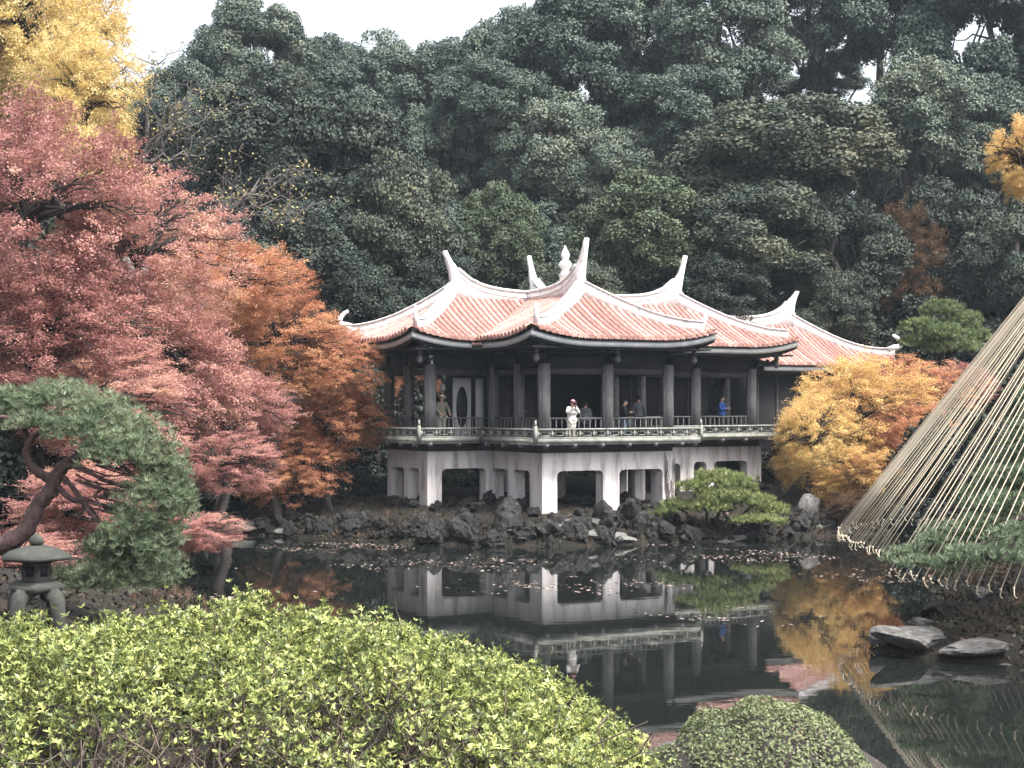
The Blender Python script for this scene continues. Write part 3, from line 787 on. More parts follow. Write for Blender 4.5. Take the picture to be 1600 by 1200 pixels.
# right bank below the roped pine
for (px, py, Y, s, me, lab) in [(1425, 1008, 31.3, (.95, .55, .27), PALE[0], 'broad pale boulder at the water on the right bank'), (1515, 1014, 30.6, (.78, .45, .20), PALE[2], 'flatter pale boulder beside the broad one on the right bank'),
                                (1378, 1006, 31.8, (.3, .3, .22), PALE[1], 'small pale boulder left of the broad one'), (1572, 1020, 30.2, (.25, .2, .12), PALE[1], 'small low stone at the right picture edge')]:
    p_ = at(px, py, Y); rock(me, 'boulder', p_.x, p_.y, s, lab, sink=.2, rz=.15)
for k, (px, py, Y, s) in enumerate([(1480, 960, 34, (.8, .6, .4)), (1560, 965, 33.5, (.9, .6, .5)), (1590, 925, 35, (.6, .5, .4)), (1460, 985, 32.6, (.6, .5, .3)), (1545, 990, 32.4, (.7, .5, .35)), (1600, 990, 32.4, (.6, .5, .4)), (1640, 985, 32, (.8, .6, .5))]):
    p_ = at(px, py, Y); rock(ROCKS[k % 6], 'craggy_rock', p_.x, p_.y, s, 'dark rock piled in the shade under the roped pine', 'dark rocks under the roped pine', base=p_.z - s[2] * .7)
p_ = at(1536, 928, 34.5); rock(PALE[2], 'boulder', p_.x, p_.y, (.28, .25, .2), 'single rounded pale stone below the rope ends', base=p_.z - .12)

# ------------------------------------------------------------------ foliage builders
def unit(n, r): 
    v = r.normal(size=(n, 3)); return v / np.linalg.norm(v, axis=1)[:, None]
def cards(mb, P, N, L, W, r, tint=None, fold=.0):
    """rhombic leaves at P with face normals N"""
    n = len(P)
    t = np.cross(N, unit(n, r)); t /= np.linalg.norm(t, axis=1)[:, None] + 1e-9
    b_ = np.cross(N, t)
    L = np.broadcast_to(L, (n,))[:, None] * r.uniform(.7, 1.3, (n, 1)); W = np.broadcast_to(W, (n,))[:, None] * r.uniform(.7, 1.3, (n, 1))
    V = np.stack([P - t * L * .5, P + b_ * W * .5 - N * W * fold, P + t * L * .5, P - b_ * W * .5 - N * W * fold], 1).reshape(-1, 3)
    Q = np.arange(4 * n).reshape(-1, 4)
    tn = r.uniform(.2, .8, n) if tint is None else tint
    mb.add(V, Q, None, np.repeat(tn, 4))

def crown_evergreen(seed, nc=40, ns=10, nl=205, L=.042, W=.028, flat=1.0):
    """unit crown: billowing clumps of small leaf cards"""
    r = np.random.default_rng(seed); mb = MB()
    C_ = unit(nc * 2, r); C_ = C_[C_[:, 2] > -.65][:nc] * .72
    C_ = C_ * r.uniform(.80, 1.10, (len(C_), 1))
    ct = r.uniform(-.15, .15, len(C_))
    for c, tt in zip(C_, ct):
        rc = r.uniform(.18, .30)
        S = c + unit(ns, r) * rc * r.uniform(.6, 1.0, (ns, 1)) * [1, 1, 1]
        for s in S:
            if np.linalg.norm(s) < .5: continue
            rs = r.uniform(.11, .20); n = int(nl * (rs / .15) ** 1.6)
            d = unit(n, r); d[:, 2] = np.where(d[:, 2] < -.25, -d[:, 2], d[:, 2])
            P = s + d * rs * r.uniform(.72, 1.10, (n, 1)) * [1, 1, 1.05]
            N = d + r.normal(size=(n, 3)) * .55 + [0, 0, .15]; N /= np.linalg.norm(N, axis=1)[:, None]
            cards(mb, P, N, L, W, r, np.clip(.5 + tt + r.normal() * .06 + r.normal(size=n) * .12, 0, 1))
    return mb
def crown_spray(seed, n=1300, nl=105, L=.0215, W=.0165, nb=34):
    """unit crown: many small leafy sprays thrown through an uneven, ragged volume; returns limb paths too"""
    r = np.random.default_rng(seed); mb = MB(); paths = []
    lob = unit(9, r); amp = r.uniform(.10, .26, 9) * r.choice([1, 1, -1], 9)
    def reach(d):
        q = np.full(len(d), .86)
        for l_, a_ in zip(lob, amp): q = q + a_ * np.exp(-((1 - d @ l_) / .16))
        return q
    D_ = unit(n, r); D_ = D_[D_[:, 2] > -.9]
    R_ = reach(D_) * (1 - .55 * r.uniform(0, 1, len(D_)) ** 1.7) * r.uniform(.92, 1.10, len(D_))
    g_ = np.sin(D_ @ (lob[0] * 6) + 1) + np.sin(D_ @ (lob[3] * 7.3) + 2) + np.sin(D_ @ (lob[5] * 9))
    C_ = (D_ * R_[:, None])[g_ + r.normal(size=len(D_)) * .45 > -.5]
    for c in C_:
        la = r.uniform(.07, .14); wa = la * r.uniform(.45, .8)
        o2 = c / (np.linalg.norm(c) + 1e-6)
        fw = np.array([o2[0], o2[1], o2[2] * .45 - .18]) + r.normal(size=3) * .35; fw /= np.linalg.norm(fw)
        sd_ = np.cross(fw, [0, 0, 1.]); sd_ /= np.linalg.norm(sd_) + 1e-9
        up_ = np.cross(sd_, fw)
        k = int(nl * r.uniform(.5, 1.4))
        a = r.normal(size=k) * .6; b_ = r.normal(size=k) * .6
        P = c + (a * la)[:, None] * fw + (b_ * wa)[:, None] * sd_ + (r.normal(size=k) * .02 - .2 * np.abs(b_) * wa)[:, None] * up_
        N = up_ + r.normal(size=(k, 3)) * .65; N /= np.linalg.norm(N, axis=1)[:, None]
        cards(mb, P, N, L, W, r, np.clip(.5 + r.normal() * .13 + r.normal(size=k) * .13, 0, 1))
    for k in range(nb):
        d = unit(1, r)[0]; d[2] = abs(d[2]) * .8 - .15; t = np.linspace(.1, 1.04, 9)[:, None]
        paths.append(d * t * reach(d[None] / np.linalg.norm(d)) + np.array([0, 0, 1.]) * .10 * np.sin(t * 3) + r.normal(size=(9, 3)) * .02)
    return mb, paths

def needles(mb, centers, nn, ln, wd, r, up=.5, tint=None):
    """pine tufts: thin needle triangles fanning out of each centre"""
    n = len(centers)
    d = unit(n * nn, r); d[:, 2] = np.abs(d[:, 2]) * 1.0 - (1 - up) * .6
    ax = np.repeat(unit(n, r) * .5 + [0, 0, up], nn, 0)
    d = d + ax; d /= np.linalg.norm(d, axis=1)[:, None]
    c = np.repeat(centers, nn, 0)
    s = np.cross(d, unit(n * nn, r)); s /= np.linalg.norm(s, axis=1)[:, None] + 1e-9
    l = ln * r.uniform(.7, 1.15, (n * nn, 1))
    V = np.stack([c - s * wd, c + s * wd, c + d * l], 1).reshape(-1, 3)
    tn = r.uniform(.25, .75, n) if tint is None else tint
    tt = np.repeat(np.repeat(tn, nn) + r.normal(size=n * nn) * .08, 3)
    mb.add(V, None, np.arange(3 * n * nn).reshape(-1, 3), np.clip(tt, 0, 1))

def branch_pts(a, b_, r, sag=.15, n=7, wob=.06):
    a = np.asarray(a, float); b_ = np.asarray(b_, float); t = np.linspace(0, 1, n)[:, None]
    L = np.linalg.norm(b_ - a)
    P = a + (b_ - a) * t + np.array([0, 0, 1.]) * np.sin(t * math.pi) * L * sag
    w_ = r.normal(size=(n, 3)) * L * wob; w_[0] = 0; w_[-1] = 0
    return P + w_

def limbs(mb, base, top, r0, targets, r, sag=.1, split=.35, r1=None, wob=.05):
    """tapered trunk from base to top with curved limbs out to the targets"""
    base = np.asarray(base, float); top = np.asarray(top, float)
    P = branch_pts(base, top, r, .0, 9, .025)
    mb.tube(P, np.linspace(r0, r0 * .25, 9), 8)
    for tg in targets:
        f = r.uniform(split, .92); k = f * 8; i0 = min(int(k), 7); s = P[i0] + (P[i0 + 1] - P[i0]) * (k - i0)
        rr_ = r0 * (1 - .72 * f) * r.uniform(.45, .65)
        mb.tube(branch_pts(s, tg, r, sag, 7, wob), np.linspace(rr_, rr_ * .2, 7), 5)

def px_ell(cx, cy, rx, ry, Y):
    p_ = at(cx, cy, Y); k = Y / FPX
    return p_, rx * k, ry * k

# ------------------------------------------------------------------ evergreen wood behind
EV = []
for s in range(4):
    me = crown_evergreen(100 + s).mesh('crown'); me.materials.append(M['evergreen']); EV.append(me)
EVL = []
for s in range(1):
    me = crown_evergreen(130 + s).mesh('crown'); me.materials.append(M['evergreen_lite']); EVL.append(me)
def evergreen(cx, cy, rx, ry, Y, label, var=0, lite=False, dep=None, name='evergreen_tree', mesh=None, trunk_r=None):
    p_, a, c = px_ell(cx, cy, rx, ry, Y)
    g = gzf(p_.x, p_.y)
    t = empty(name, (p_.x, p_.y, g), 0, label, 'tree', 'evergreen trees of the wood behind the pavilion')
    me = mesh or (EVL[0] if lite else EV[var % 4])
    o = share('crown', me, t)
    if Y < 86 and not lite: o.material_slots[0].link = 'OBJECT'; o.material_slots[0].material = M['evergreen_dark']  # nearer crowns swap out the haze-lightened leaf
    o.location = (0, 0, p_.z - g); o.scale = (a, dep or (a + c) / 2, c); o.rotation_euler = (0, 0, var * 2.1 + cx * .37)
    r = np.random.default_rng(int(cx * 7 + cy)); mb = MB()
    tg = unit(7, r) * [a * .62, a * .62, c * .55]; tg[:, 2] = np.abs(tg[:, 2]) * .8
    top = np.array([0, 0, p_.z - g + c * .5])
    limbs(mb, (0, 0, -.3), top, trunk_r or min(.55, .06 * (p_.z - g) ** .8 + .1), tg + [0, 0, p_.z - g], r, .05, .45)
    mb.build('trunk', M['bark'], t, smooth=True)
    return t
E = evergreen
# tallest, palest row at the back
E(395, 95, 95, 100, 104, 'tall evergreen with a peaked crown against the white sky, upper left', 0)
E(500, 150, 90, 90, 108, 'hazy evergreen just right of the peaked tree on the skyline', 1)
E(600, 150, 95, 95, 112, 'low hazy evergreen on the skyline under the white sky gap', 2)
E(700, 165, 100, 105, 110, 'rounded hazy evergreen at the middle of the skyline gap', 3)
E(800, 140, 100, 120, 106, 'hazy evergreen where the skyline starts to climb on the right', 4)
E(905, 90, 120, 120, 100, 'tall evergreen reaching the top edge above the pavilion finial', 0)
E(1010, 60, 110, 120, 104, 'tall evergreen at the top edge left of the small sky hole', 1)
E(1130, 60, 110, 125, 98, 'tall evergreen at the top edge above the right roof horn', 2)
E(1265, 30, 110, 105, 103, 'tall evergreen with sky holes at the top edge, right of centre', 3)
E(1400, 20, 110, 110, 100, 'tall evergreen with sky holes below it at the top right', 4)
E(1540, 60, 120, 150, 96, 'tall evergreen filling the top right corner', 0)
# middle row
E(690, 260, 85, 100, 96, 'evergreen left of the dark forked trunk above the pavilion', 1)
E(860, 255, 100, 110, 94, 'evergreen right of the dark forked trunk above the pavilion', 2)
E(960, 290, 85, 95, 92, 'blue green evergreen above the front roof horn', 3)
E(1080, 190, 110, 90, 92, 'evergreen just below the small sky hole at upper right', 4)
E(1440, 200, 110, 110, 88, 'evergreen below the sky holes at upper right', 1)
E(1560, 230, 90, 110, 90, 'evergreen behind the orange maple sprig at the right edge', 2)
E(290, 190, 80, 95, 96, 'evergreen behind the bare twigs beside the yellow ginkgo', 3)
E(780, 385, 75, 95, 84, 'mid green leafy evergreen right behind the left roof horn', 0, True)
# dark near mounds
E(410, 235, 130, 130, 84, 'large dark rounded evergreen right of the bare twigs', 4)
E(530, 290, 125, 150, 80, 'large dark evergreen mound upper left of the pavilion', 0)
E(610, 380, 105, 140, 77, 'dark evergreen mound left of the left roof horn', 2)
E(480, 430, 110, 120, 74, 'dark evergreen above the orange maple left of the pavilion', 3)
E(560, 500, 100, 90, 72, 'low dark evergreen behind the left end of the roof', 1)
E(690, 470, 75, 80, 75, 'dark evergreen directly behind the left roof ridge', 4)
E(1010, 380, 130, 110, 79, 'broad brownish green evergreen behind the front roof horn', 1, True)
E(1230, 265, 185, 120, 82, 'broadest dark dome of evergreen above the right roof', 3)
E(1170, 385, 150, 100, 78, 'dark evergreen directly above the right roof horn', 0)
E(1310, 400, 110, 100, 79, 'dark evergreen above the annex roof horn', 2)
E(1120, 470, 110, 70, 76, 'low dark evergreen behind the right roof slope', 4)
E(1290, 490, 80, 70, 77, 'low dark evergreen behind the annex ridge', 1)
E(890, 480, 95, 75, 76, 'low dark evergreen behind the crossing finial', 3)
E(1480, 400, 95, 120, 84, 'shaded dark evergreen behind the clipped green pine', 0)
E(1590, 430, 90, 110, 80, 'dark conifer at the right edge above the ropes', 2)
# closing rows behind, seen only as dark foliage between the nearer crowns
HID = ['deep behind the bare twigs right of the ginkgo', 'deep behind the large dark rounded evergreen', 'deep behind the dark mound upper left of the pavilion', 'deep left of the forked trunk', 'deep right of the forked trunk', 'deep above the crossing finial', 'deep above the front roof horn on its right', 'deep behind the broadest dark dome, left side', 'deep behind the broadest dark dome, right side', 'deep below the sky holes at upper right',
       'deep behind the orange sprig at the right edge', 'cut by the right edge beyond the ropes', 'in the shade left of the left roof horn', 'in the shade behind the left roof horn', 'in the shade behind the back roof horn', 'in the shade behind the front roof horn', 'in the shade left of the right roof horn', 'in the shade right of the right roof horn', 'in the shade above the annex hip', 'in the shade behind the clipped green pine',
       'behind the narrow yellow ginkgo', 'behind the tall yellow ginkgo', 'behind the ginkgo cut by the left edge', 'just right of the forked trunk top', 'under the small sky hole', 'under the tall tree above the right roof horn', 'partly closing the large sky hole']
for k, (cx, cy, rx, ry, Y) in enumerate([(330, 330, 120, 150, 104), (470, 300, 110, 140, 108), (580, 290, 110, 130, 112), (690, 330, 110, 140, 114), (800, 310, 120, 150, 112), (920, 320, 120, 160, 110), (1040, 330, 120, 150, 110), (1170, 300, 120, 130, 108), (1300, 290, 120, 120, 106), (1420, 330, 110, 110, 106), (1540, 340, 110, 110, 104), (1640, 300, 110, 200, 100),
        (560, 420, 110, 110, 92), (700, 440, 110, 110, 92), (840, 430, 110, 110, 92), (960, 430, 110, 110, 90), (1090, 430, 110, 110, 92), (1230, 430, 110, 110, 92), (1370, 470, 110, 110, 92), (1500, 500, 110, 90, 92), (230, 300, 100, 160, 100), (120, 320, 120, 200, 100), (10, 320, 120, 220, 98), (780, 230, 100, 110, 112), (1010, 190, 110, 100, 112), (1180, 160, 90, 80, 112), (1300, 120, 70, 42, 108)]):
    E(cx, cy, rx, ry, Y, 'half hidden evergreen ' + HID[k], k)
# deep shade behind the pavilion: low shrubs
SH = []
for s in range(2):
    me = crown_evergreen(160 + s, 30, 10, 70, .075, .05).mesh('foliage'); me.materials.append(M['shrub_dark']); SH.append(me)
def shrub(cx, cy, rx, ry, Y, label, k=0, group=None, mesh=None, name='dark_shrub'):
    p_, a, c = px_ell(cx, cy, rx, ry, Y); g = gzf(p_.x, p_.y)
    t = empty(name, (p_.x, p_.y, g), 0, label, 'shrub', group)
    o = share('foliage', mesh or SH[k % 2], t); o.location = (0, 0, p_.z - g); o.scale = (a, (a + c) / 2, c); o.rotation_euler = (0, 0, cx)
    MB().tube([(0, 0, -.3), (.05, .02, (p_.z - g) * .6), (0, 0, p_.z - g + .2)], [.12, .09, .05], 6).build('stem', M['bark'], t)
    return t
SHL = ['behind the bright orange maple', 'behind the dull orange maple', 'at the left end of the balcony', 'seen under the left roof eave', 'behind the pinkish maple right of the garden pine', 'behind the low rusty maple on the left shore', 'at the foot of the leftmost pier', 'behind the clipped green pine', 'behind the upper part of the ropes', 'behind the annex hip', 'behind the middle of the ropes', 'at the right shore behind the rope ends', 'at the right edge behind the roped pine', 'behind the middle rose red maple', 'behind the maple above the garden pine',
       'at the far left corner of the pond', 'behind the low pink maple spray', 'between the garden pine and the low pink sprays', 'behind the garden pine crown', 'behind the garden pine trunk', 'left of the garden pine at the picture edge', 'at the water under the lowest pink spray', 'at the water right of the stone lantern', 'behind the golden maple by the balcony end', 'between the pavilion and the annex', 'on the bank behind the rope cone base', 'at the left edge behind the rose red maples', 'behind the left wing piers', 'behind the opening of the left wing', 'behind the left front opening', 'behind the right front opening']
gsh = 'shaded shrubs behind the pavilion and shore'
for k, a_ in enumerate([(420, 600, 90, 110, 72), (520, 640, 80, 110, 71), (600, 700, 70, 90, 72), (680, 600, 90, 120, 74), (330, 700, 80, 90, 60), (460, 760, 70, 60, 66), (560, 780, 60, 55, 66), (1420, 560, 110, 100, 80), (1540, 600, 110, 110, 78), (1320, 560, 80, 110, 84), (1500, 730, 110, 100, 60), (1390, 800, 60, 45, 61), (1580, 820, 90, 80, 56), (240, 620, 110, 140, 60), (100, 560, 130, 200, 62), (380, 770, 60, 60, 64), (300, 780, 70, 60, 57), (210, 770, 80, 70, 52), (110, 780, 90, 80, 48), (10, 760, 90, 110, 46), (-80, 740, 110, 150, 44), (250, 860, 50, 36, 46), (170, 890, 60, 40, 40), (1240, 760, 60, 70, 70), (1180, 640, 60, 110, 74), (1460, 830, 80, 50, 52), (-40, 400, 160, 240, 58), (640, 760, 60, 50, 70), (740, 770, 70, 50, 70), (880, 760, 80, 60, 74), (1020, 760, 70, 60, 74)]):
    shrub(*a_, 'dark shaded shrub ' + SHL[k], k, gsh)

for k in range(16):      # undergrowth that closes the wood at eye level
    X_ = -46 + k * 6.2; Y_ = 92 + (k * 7 % 5); g = gzf(X_, Y_)
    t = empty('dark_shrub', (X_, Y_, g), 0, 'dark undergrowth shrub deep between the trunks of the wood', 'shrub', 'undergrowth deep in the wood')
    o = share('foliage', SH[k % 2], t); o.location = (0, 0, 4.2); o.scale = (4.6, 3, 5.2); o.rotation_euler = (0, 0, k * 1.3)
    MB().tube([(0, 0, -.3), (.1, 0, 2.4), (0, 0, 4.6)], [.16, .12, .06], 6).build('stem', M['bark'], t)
# the forked dark trunk high in the wood
t = empty('forked_tree', at(770, 420, 96) * 1.0, 0, 'dark leaning forked trunk seen through the gap above the pavilion', 'tree')
g = gzf(t.location.x, t.location.y); t.location.z = g
mb = MB(); r = np.random.default_rng(5)
def rel(x, y, Y, o): return np.array(at(x, y, Y) - o.location)
for pts, rad in [([(775, 520), (760, 400), (735, 300), (728, 260), (715, 215)], (.42, .14)), ([(732, 275), (760, 245), (785, 195), (800, 150)], (.2, .06)), ([(728, 262), (700, 240), (680, 215)], (.16, .05)), ([(745, 330), (720, 280), (700, 262)], (.25, .06))]:
    P = np.array([rel(x, y, 95.5, t) for x, y in pts]); mb.tube(P, np.linspace(rad[0], rad[1], len(P)), 8)
mb.build('trunk', M['bark'], t, smooth=True)
me = EV[3]; o = share('crown', me, t); o.location = rel(765, 165, 94, t); o.scale = (3.6, 3, 2.8)

# ------------------------------------------------------------------ maples and ginkgo
SP, SPC = [], []
for s in range(3):
    mbs, c = crown_spray(200 + s); SP.append(mbs); SPC.append(c)
SPM = {}
def spray_me(k):
    if k not in SPM:
        me = SP[k].mesh('crown'); me.materials.append(M['maple_red']); SPM[k] = me
    return SPM[k]
def maple(cx, cy, rx, ry, Y, mat, label, k=0, base=None, dep=None, nb=17, rot=0.0, tr=.22, name='maple_tree', bark='bark', group='autumn maples around the pond'):
    p_, a, c = px_ell(cx, cy, rx, ry, Y)
    bx, by = (p_.x, p_.y) if base is None else base
    g = gzf(bx, by)
    t = empty(name, (bx, by, g), 0, label, 'tree', group)
    o = share('crown', spray_me(k), t)
    o.material_slots[0].link = 'OBJECT'; o.material_slots[0].material = M[mat]
    off = np.array([p_.x - bx, p_.y - by, p_.z - g])
    sc_ = np.array([a, dep or a, c]); ca, sa = math.cos(rot), math.sin(rot)
    o.location = off; o.scale = sc_; o.rotation_euler = (0, 0, rot)
    r = np.random.default_rng(int(cx + cy * 3)); mb = MB()
    hub = off + [0, 0, -c * .15]
    mb.tube(branch_pts((0, 0, -.3), hub, r, .0, 8, .03), np.linspace(tr, tr * .55, 8), 8)
    for P in SPC[k]:
        q = P[:9] * sc_
        q = np.stack([q[:, 0] * ca - q[:, 1] * sa, q[:, 0] * sa + q[:, 1] * ca, q[:, 2]], 1) + off
        q = np.vstack([[hub], q]); mb.tube(q, np.linspace(tr * .28, .012, 10), 5)
        for _ in range(3):
            s0 = q[r.integers(4, 9)]; e0 = s0 + (q[-1] - q[2]) * r.uniform(.15, .35) + r.normal(size=3) * .25
            mb.tube(branch_pts(s0, e0, r, .04, 5, .05), np.linspace(.018, .006, 5), 4, False)
    mb.build('trunk', M[bark], t, smooth=True)
    return t
G1 = 'rose red maples of the left bank'; G2 = 'orange maples left of the pavilion'; G3 = 'golden maples right of the pavilion'
maple(40, 345, 190, 185, 46, 'maple_red', 'tall rose red maple at the left edge below the yellow ginkgo', 0, dep=4, rot=.4, tr=.28, group=G1)
maple(215, 400, 150, 140, 49, 'maple_red', 'rose red maple in the middle of the left bank mass', 1, dep=3.5, rot=1.2, tr=.26, group=G1)
maple(60, 530, 180, 130, 45, 'maple_red', 'rose red maple at the left edge above the blue green garden pine', 2, dep=3, rot=2.2, group=G1)
maple(260, 560, 150, 120, 49, 'maple_red', 'pinkish maple right of the top of the garden pine', 0, dep=3, rot=3.0, group=G1)
maple(350, 460, 110, 100, 56, 'maple_orange', 'rusty orange maple between the rose red and the orange ones', 2, dep=3, rot=.9, group=G1)
maple(150, 640, 160, 90, 44, 'maple_red', 'pink maple directly behind the top of the garden pine', 1, dep=2.5, rot=.2, group=G1)
maple(350, 640, 105, 80, 52, 'maple_red', 'pink maple low in the gap between garden pine and orange maples', 2, dep=2.5, rot=2.6, group=G1)
maple(415, 455, 70, 55, 60, 'maple_orange', 'small orange red maple top beneath the dark evergreens', 1, dep=2.5, rot=2.6, tr=.15, group=G2)
maple(345, 725, 100, 50, 46, 'maple_red', 'low pink maple spray reaching right over the water', 1, base=(-11.6, 47), dep=2, rot=.2, tr=.12, group=G1)
maple(280, 835, 90, 42, 41, 'maple_red', 'lowest pink maple spray hanging just above the pond', 2, base=(-10.9, 41), dep=1.6, rot=1.7, tr=.10, group=G1)
maple(430, 540, 110, 85, 60, 'maple_orange', 'bright orange maple top left of the pavilion roof', 1, dep=3, rot=.5, tr=.2, group=G2)
maple(520, 575, 75, 60, 61, 'maple_orange', 'bright orange maple touching the left end of the pavilion roof', 0, dep=2, rot=1.5, tr=.14, group=G2)
maple(510, 660, 105, 70, 62, 'maple_orange', 'dull orange maple beside the left end of the balcony', 2, dep=2.4, rot=2.5, tr=.16, group=G2)
maple(450, 730, 95, 65, 61, 'maple_orange', 'low rusty orange maple over the shore left of the piers', 0, dep=2.2, rot=1.1, tr=.16, group=G2)
maple(150, 790, 150, 75, 42, 'maple_red', 'rusty red maple foliage behind the garden pine trunk', 1, dep=2.5, rot=2.0, tr=.16, group=G2)
maple(10, 880, 80, 45, 35, 'maple_red', 'low red maple foliage behind the stone lantern', 0, dep=2, rot=2.0, tr=.10, group=G2)
maple(640, 640, 45, 75, 74, 'maple_orange', 'orange maple seen through the left pavilion veranda', 0, dep=2, rot=2.0, tr=.12, group=G2)
maple(1340, 650, 125, 90, 66, 'maple_yellow', 'broad golden maple in front of the annex roof', 0, base=(14.5, 67), dep=3, rot=.3, tr=.2, group=G3)
maple(1268, 690, 72, 80, 63, 'maple_yellow', 'golden maple touching the right end of the balcony', 1, dep=2, rot=.8, tr=.14, group=G3)
maple(1350, 745, 100, 55, 62, 'maple_yellow', 'low golden maple over the right shore', 2, dep=2, rot=1.9, tr=.14, group=G3)
maple(1425, 625, 120, 70, 68, 'maple_orange', 'pale orange maple below the clipped green pine', 1, dep=2.5, rot=2.7, tr=.16, group=G3)
maple(1430, 700, 90, 70, 64, 'maple_orange', 'orange maple behind the left edge of the rope cone', 0, dep=2, rot=.7, tr=.16, group=G3)
maple(1505, 605, 55, 45, 68, 'maple_red', 'dusky red maple top behind the upper ropes', 2, dep=2, rot=2.7, tr=.14, group=G3)
maple(1610, 255, 70, 70, 44, 'maple_yellow', 'orange maple sprig entering at the upper right edge', 0, base=(17, 45), dep=2, rot=2.7, tr=.16)
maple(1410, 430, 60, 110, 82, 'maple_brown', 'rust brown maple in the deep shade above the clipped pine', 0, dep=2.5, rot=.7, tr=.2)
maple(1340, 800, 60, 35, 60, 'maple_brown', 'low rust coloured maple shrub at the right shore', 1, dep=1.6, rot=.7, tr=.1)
maple(70, 110, 130, 200, 66, 'ginkgo', 'tall yellow ginkgo at the upper left corner', 0, dep=4, rot=.7, tr=.4, name='ginkgo_tree', group='yellow ginkgos on the left')
maple(20, 60, 150, 170, 63, 'ginkgo', 'wide yellow ginkgo crown cut by the left picture edge', 1, dep=4, rot=2.0, tr=.4, name='ginkgo_tree', group='yellow ginkgos on the left')
maple(130, 170, 95, 140, 60, 'ginkgo', 'yellow ginkgo limb hanging just above the rose red maple', 1, dep=3, rot=3.0, tr=.3, name='ginkgo_tree', group='yellow ginkgos on the left')
maple(150, 260, 60, 120, 68, 'ginkgo', 'narrow yellow ginkgo showing between the red maples', 1, dep=3, rot=.1, tr=.3, name='ginkgo_tree', group='yellow ginkgos on the left')

# bare trees with pale limbs between the maples and the evergreens
def bare_tree(base_px, Y, tips, label, seed, rr0=.13):
    p_ = at(base_px[0], base_px[1], Y); g = gzf(p_.x, p_.y)
    t = empty('bare_tree', (p_.x, p_.y, g), 0, label, 'tree')
    r = np.random.default_rng(seed); mb = MB(); lf = MB()
    b0 = np.array([0, 0, p_.z - g])
    mb.tube(np.array([(0, 0, -.3), b0 * .5, b0]), [rr0 * 1.3, rr0 * 1.1, rr0], 7)
    ends = []
    for (x, y) in tips:
        tip = rel(x, y, Y + r.uniform(-1, 1), t)
        P = branch_pts(b0, tip, r, .06, 9, .03); mb.tube(P, np.linspace(rr0 * .7, .02, 9), 5)
        for k in range(9):
            s = P[r.integers(2, 9)]; e = s + unit(1, r)[0] * r.uniform(.6, 1.6) + (tip - b0) / np.linalg.norm(tip - b0) * .6 + [0, 0, .3]
            q = branch_pts(s, e, r, .05, 5, .06); mb.tube(q, np.linspace(.03, .008, 5), 4); ends.append(q)
            for _ in range(3):
                s2 = q[r.integers(1, 5)]; e2 = s2 + unit(1, r)[0] * r.uniform(.3, .8); mb.tube(branch_pts(s2, e2, r, .03, 4, .08), np.linspace(.014, .006, 4), 3, False); ends.append(np.array([s2, e2]))
    mb.build('trunk', M['bark_pale'], t, smooth=True)
    P = np.vstack(ends); P = P[r.uniform(size=len(P)) < .28] ; P = np.repeat(P, 3, 0) + r.normal(size=(len(P) * 3, 3)) * .14
    cards(lf, P, unit(len(P), r), .12, .09, r); lf.build('sparse_leaves', M['bare'], t)
bare_tree((335, 360), 62, [(400, 290), (440, 270), (450, 310), (380, 250), (455, 340)], 'bare tree with pale forked limbs and a few yellow leaves', 1)
bare_tree((215, 260), 64, [(245, 100), (300, 140), (280, 180), (330, 170), (320, 240)], 'leafless twiggy tree beside the yellow ginkgo', 2)
bare_tree((300, 420), 60, [(290, 300), (340, 330), (400, 400), (430, 430), (250, 330)], 'bare twiggy tree rising behind the rose red maples', 3)

# ------------------------------------------------------------------ pines
def pine_pads(mb, pads, o, per, nn, ln, wd, r, up=.55, shell=.55):
    for (cx, cy, rx, ry, Y) in pads:
        c = rel(cx, cy, Y, o); k = Y / FPX; a, b_ = rx * k, ry * k
        n = int(per * a * (b_ + a * .6))
        d = unit(n, r); q = r.uniform(shell, 1.0, (n, 1))
        d[:, 2] = np.where(d[:, 2] < -.5, -d[:, 2], d[:, 2])
        P = c + d * q * [a, a * .9, b_]
        needles(mb, P, nn, ln, wd, r, up, np.clip(.5 + r.normal() * .06 + r.normal(size=n) * .2, 0, 1))

# left garden pine with bent trunk
Yp = 28.0
p0 = at(-70, 870, Yp); g = gzf(p0.x, p0.y)
pine = empty('garden_pine', (p0.x, p0.y, g), 0, 'blue green garden pine with crooked trunk leaning over the stone lantern', 'tree')
r = np.random.default_rng(11)
tr = MB()
def br(pts, r0_, r1_, Y=Yp, sides=8, dy=0.0):
    P = np.array([rel(x, y, Y + dy * k_ / (len(pts) - 1), pine) for k_, (x, y) in enumerate(pts)])
    n = 5; Pf = []
    for i_ in range(len(P) - 1):
        p_a = P[max(i_ - 1, 0)]; p_b = P[i_]; p_c = P[i_ + 1]; p_d = P[min(i_ + 2, len(P) - 1)]
        for t_ in np.arange(n) / n:
            Pf.append(.5 * ((2 * p_b) + (-p_a + p_c) * t_ + (2 * p_a - 5 * p_b + 4 * p_c - p_d) * t_ ** 2 + (-p_a + 3 * p_b - 3 * p_c + p_d) * t_ ** 3))
    Pf.append(P[-1]); Pf = np.array(Pf)
    w_ = np.linspace(r0_, r1_, len(Pf)) * (1 + .10 * np.sin(np.arange(len(Pf)) * 2.1)); tr.tube(Pf, w_, sides)
br([(-70, 960), (-55, 870), (0, 852), (38, 832), (60, 790), (80, 765), (88, 740)], .20, .12)
br([(84, 775), (78, 750), (60, 738), (45, 722), (42, 700), (55, 680), (75, 672), (100, 660)], .10, .04, dy=-.5)
br([(45, 705), (38, 670), (20, 655), (-10, 650)], .07, .03, dy=-.4)
br([(88, 745), (100, 728), (120, 715), (130, 700), (160, 680), (190, 660)], .13, .04, dy=.3)
br([(95, 735), (115, 728), (140, 738), (170, 752), (210, 760)], .06, .02, dy=-.6)
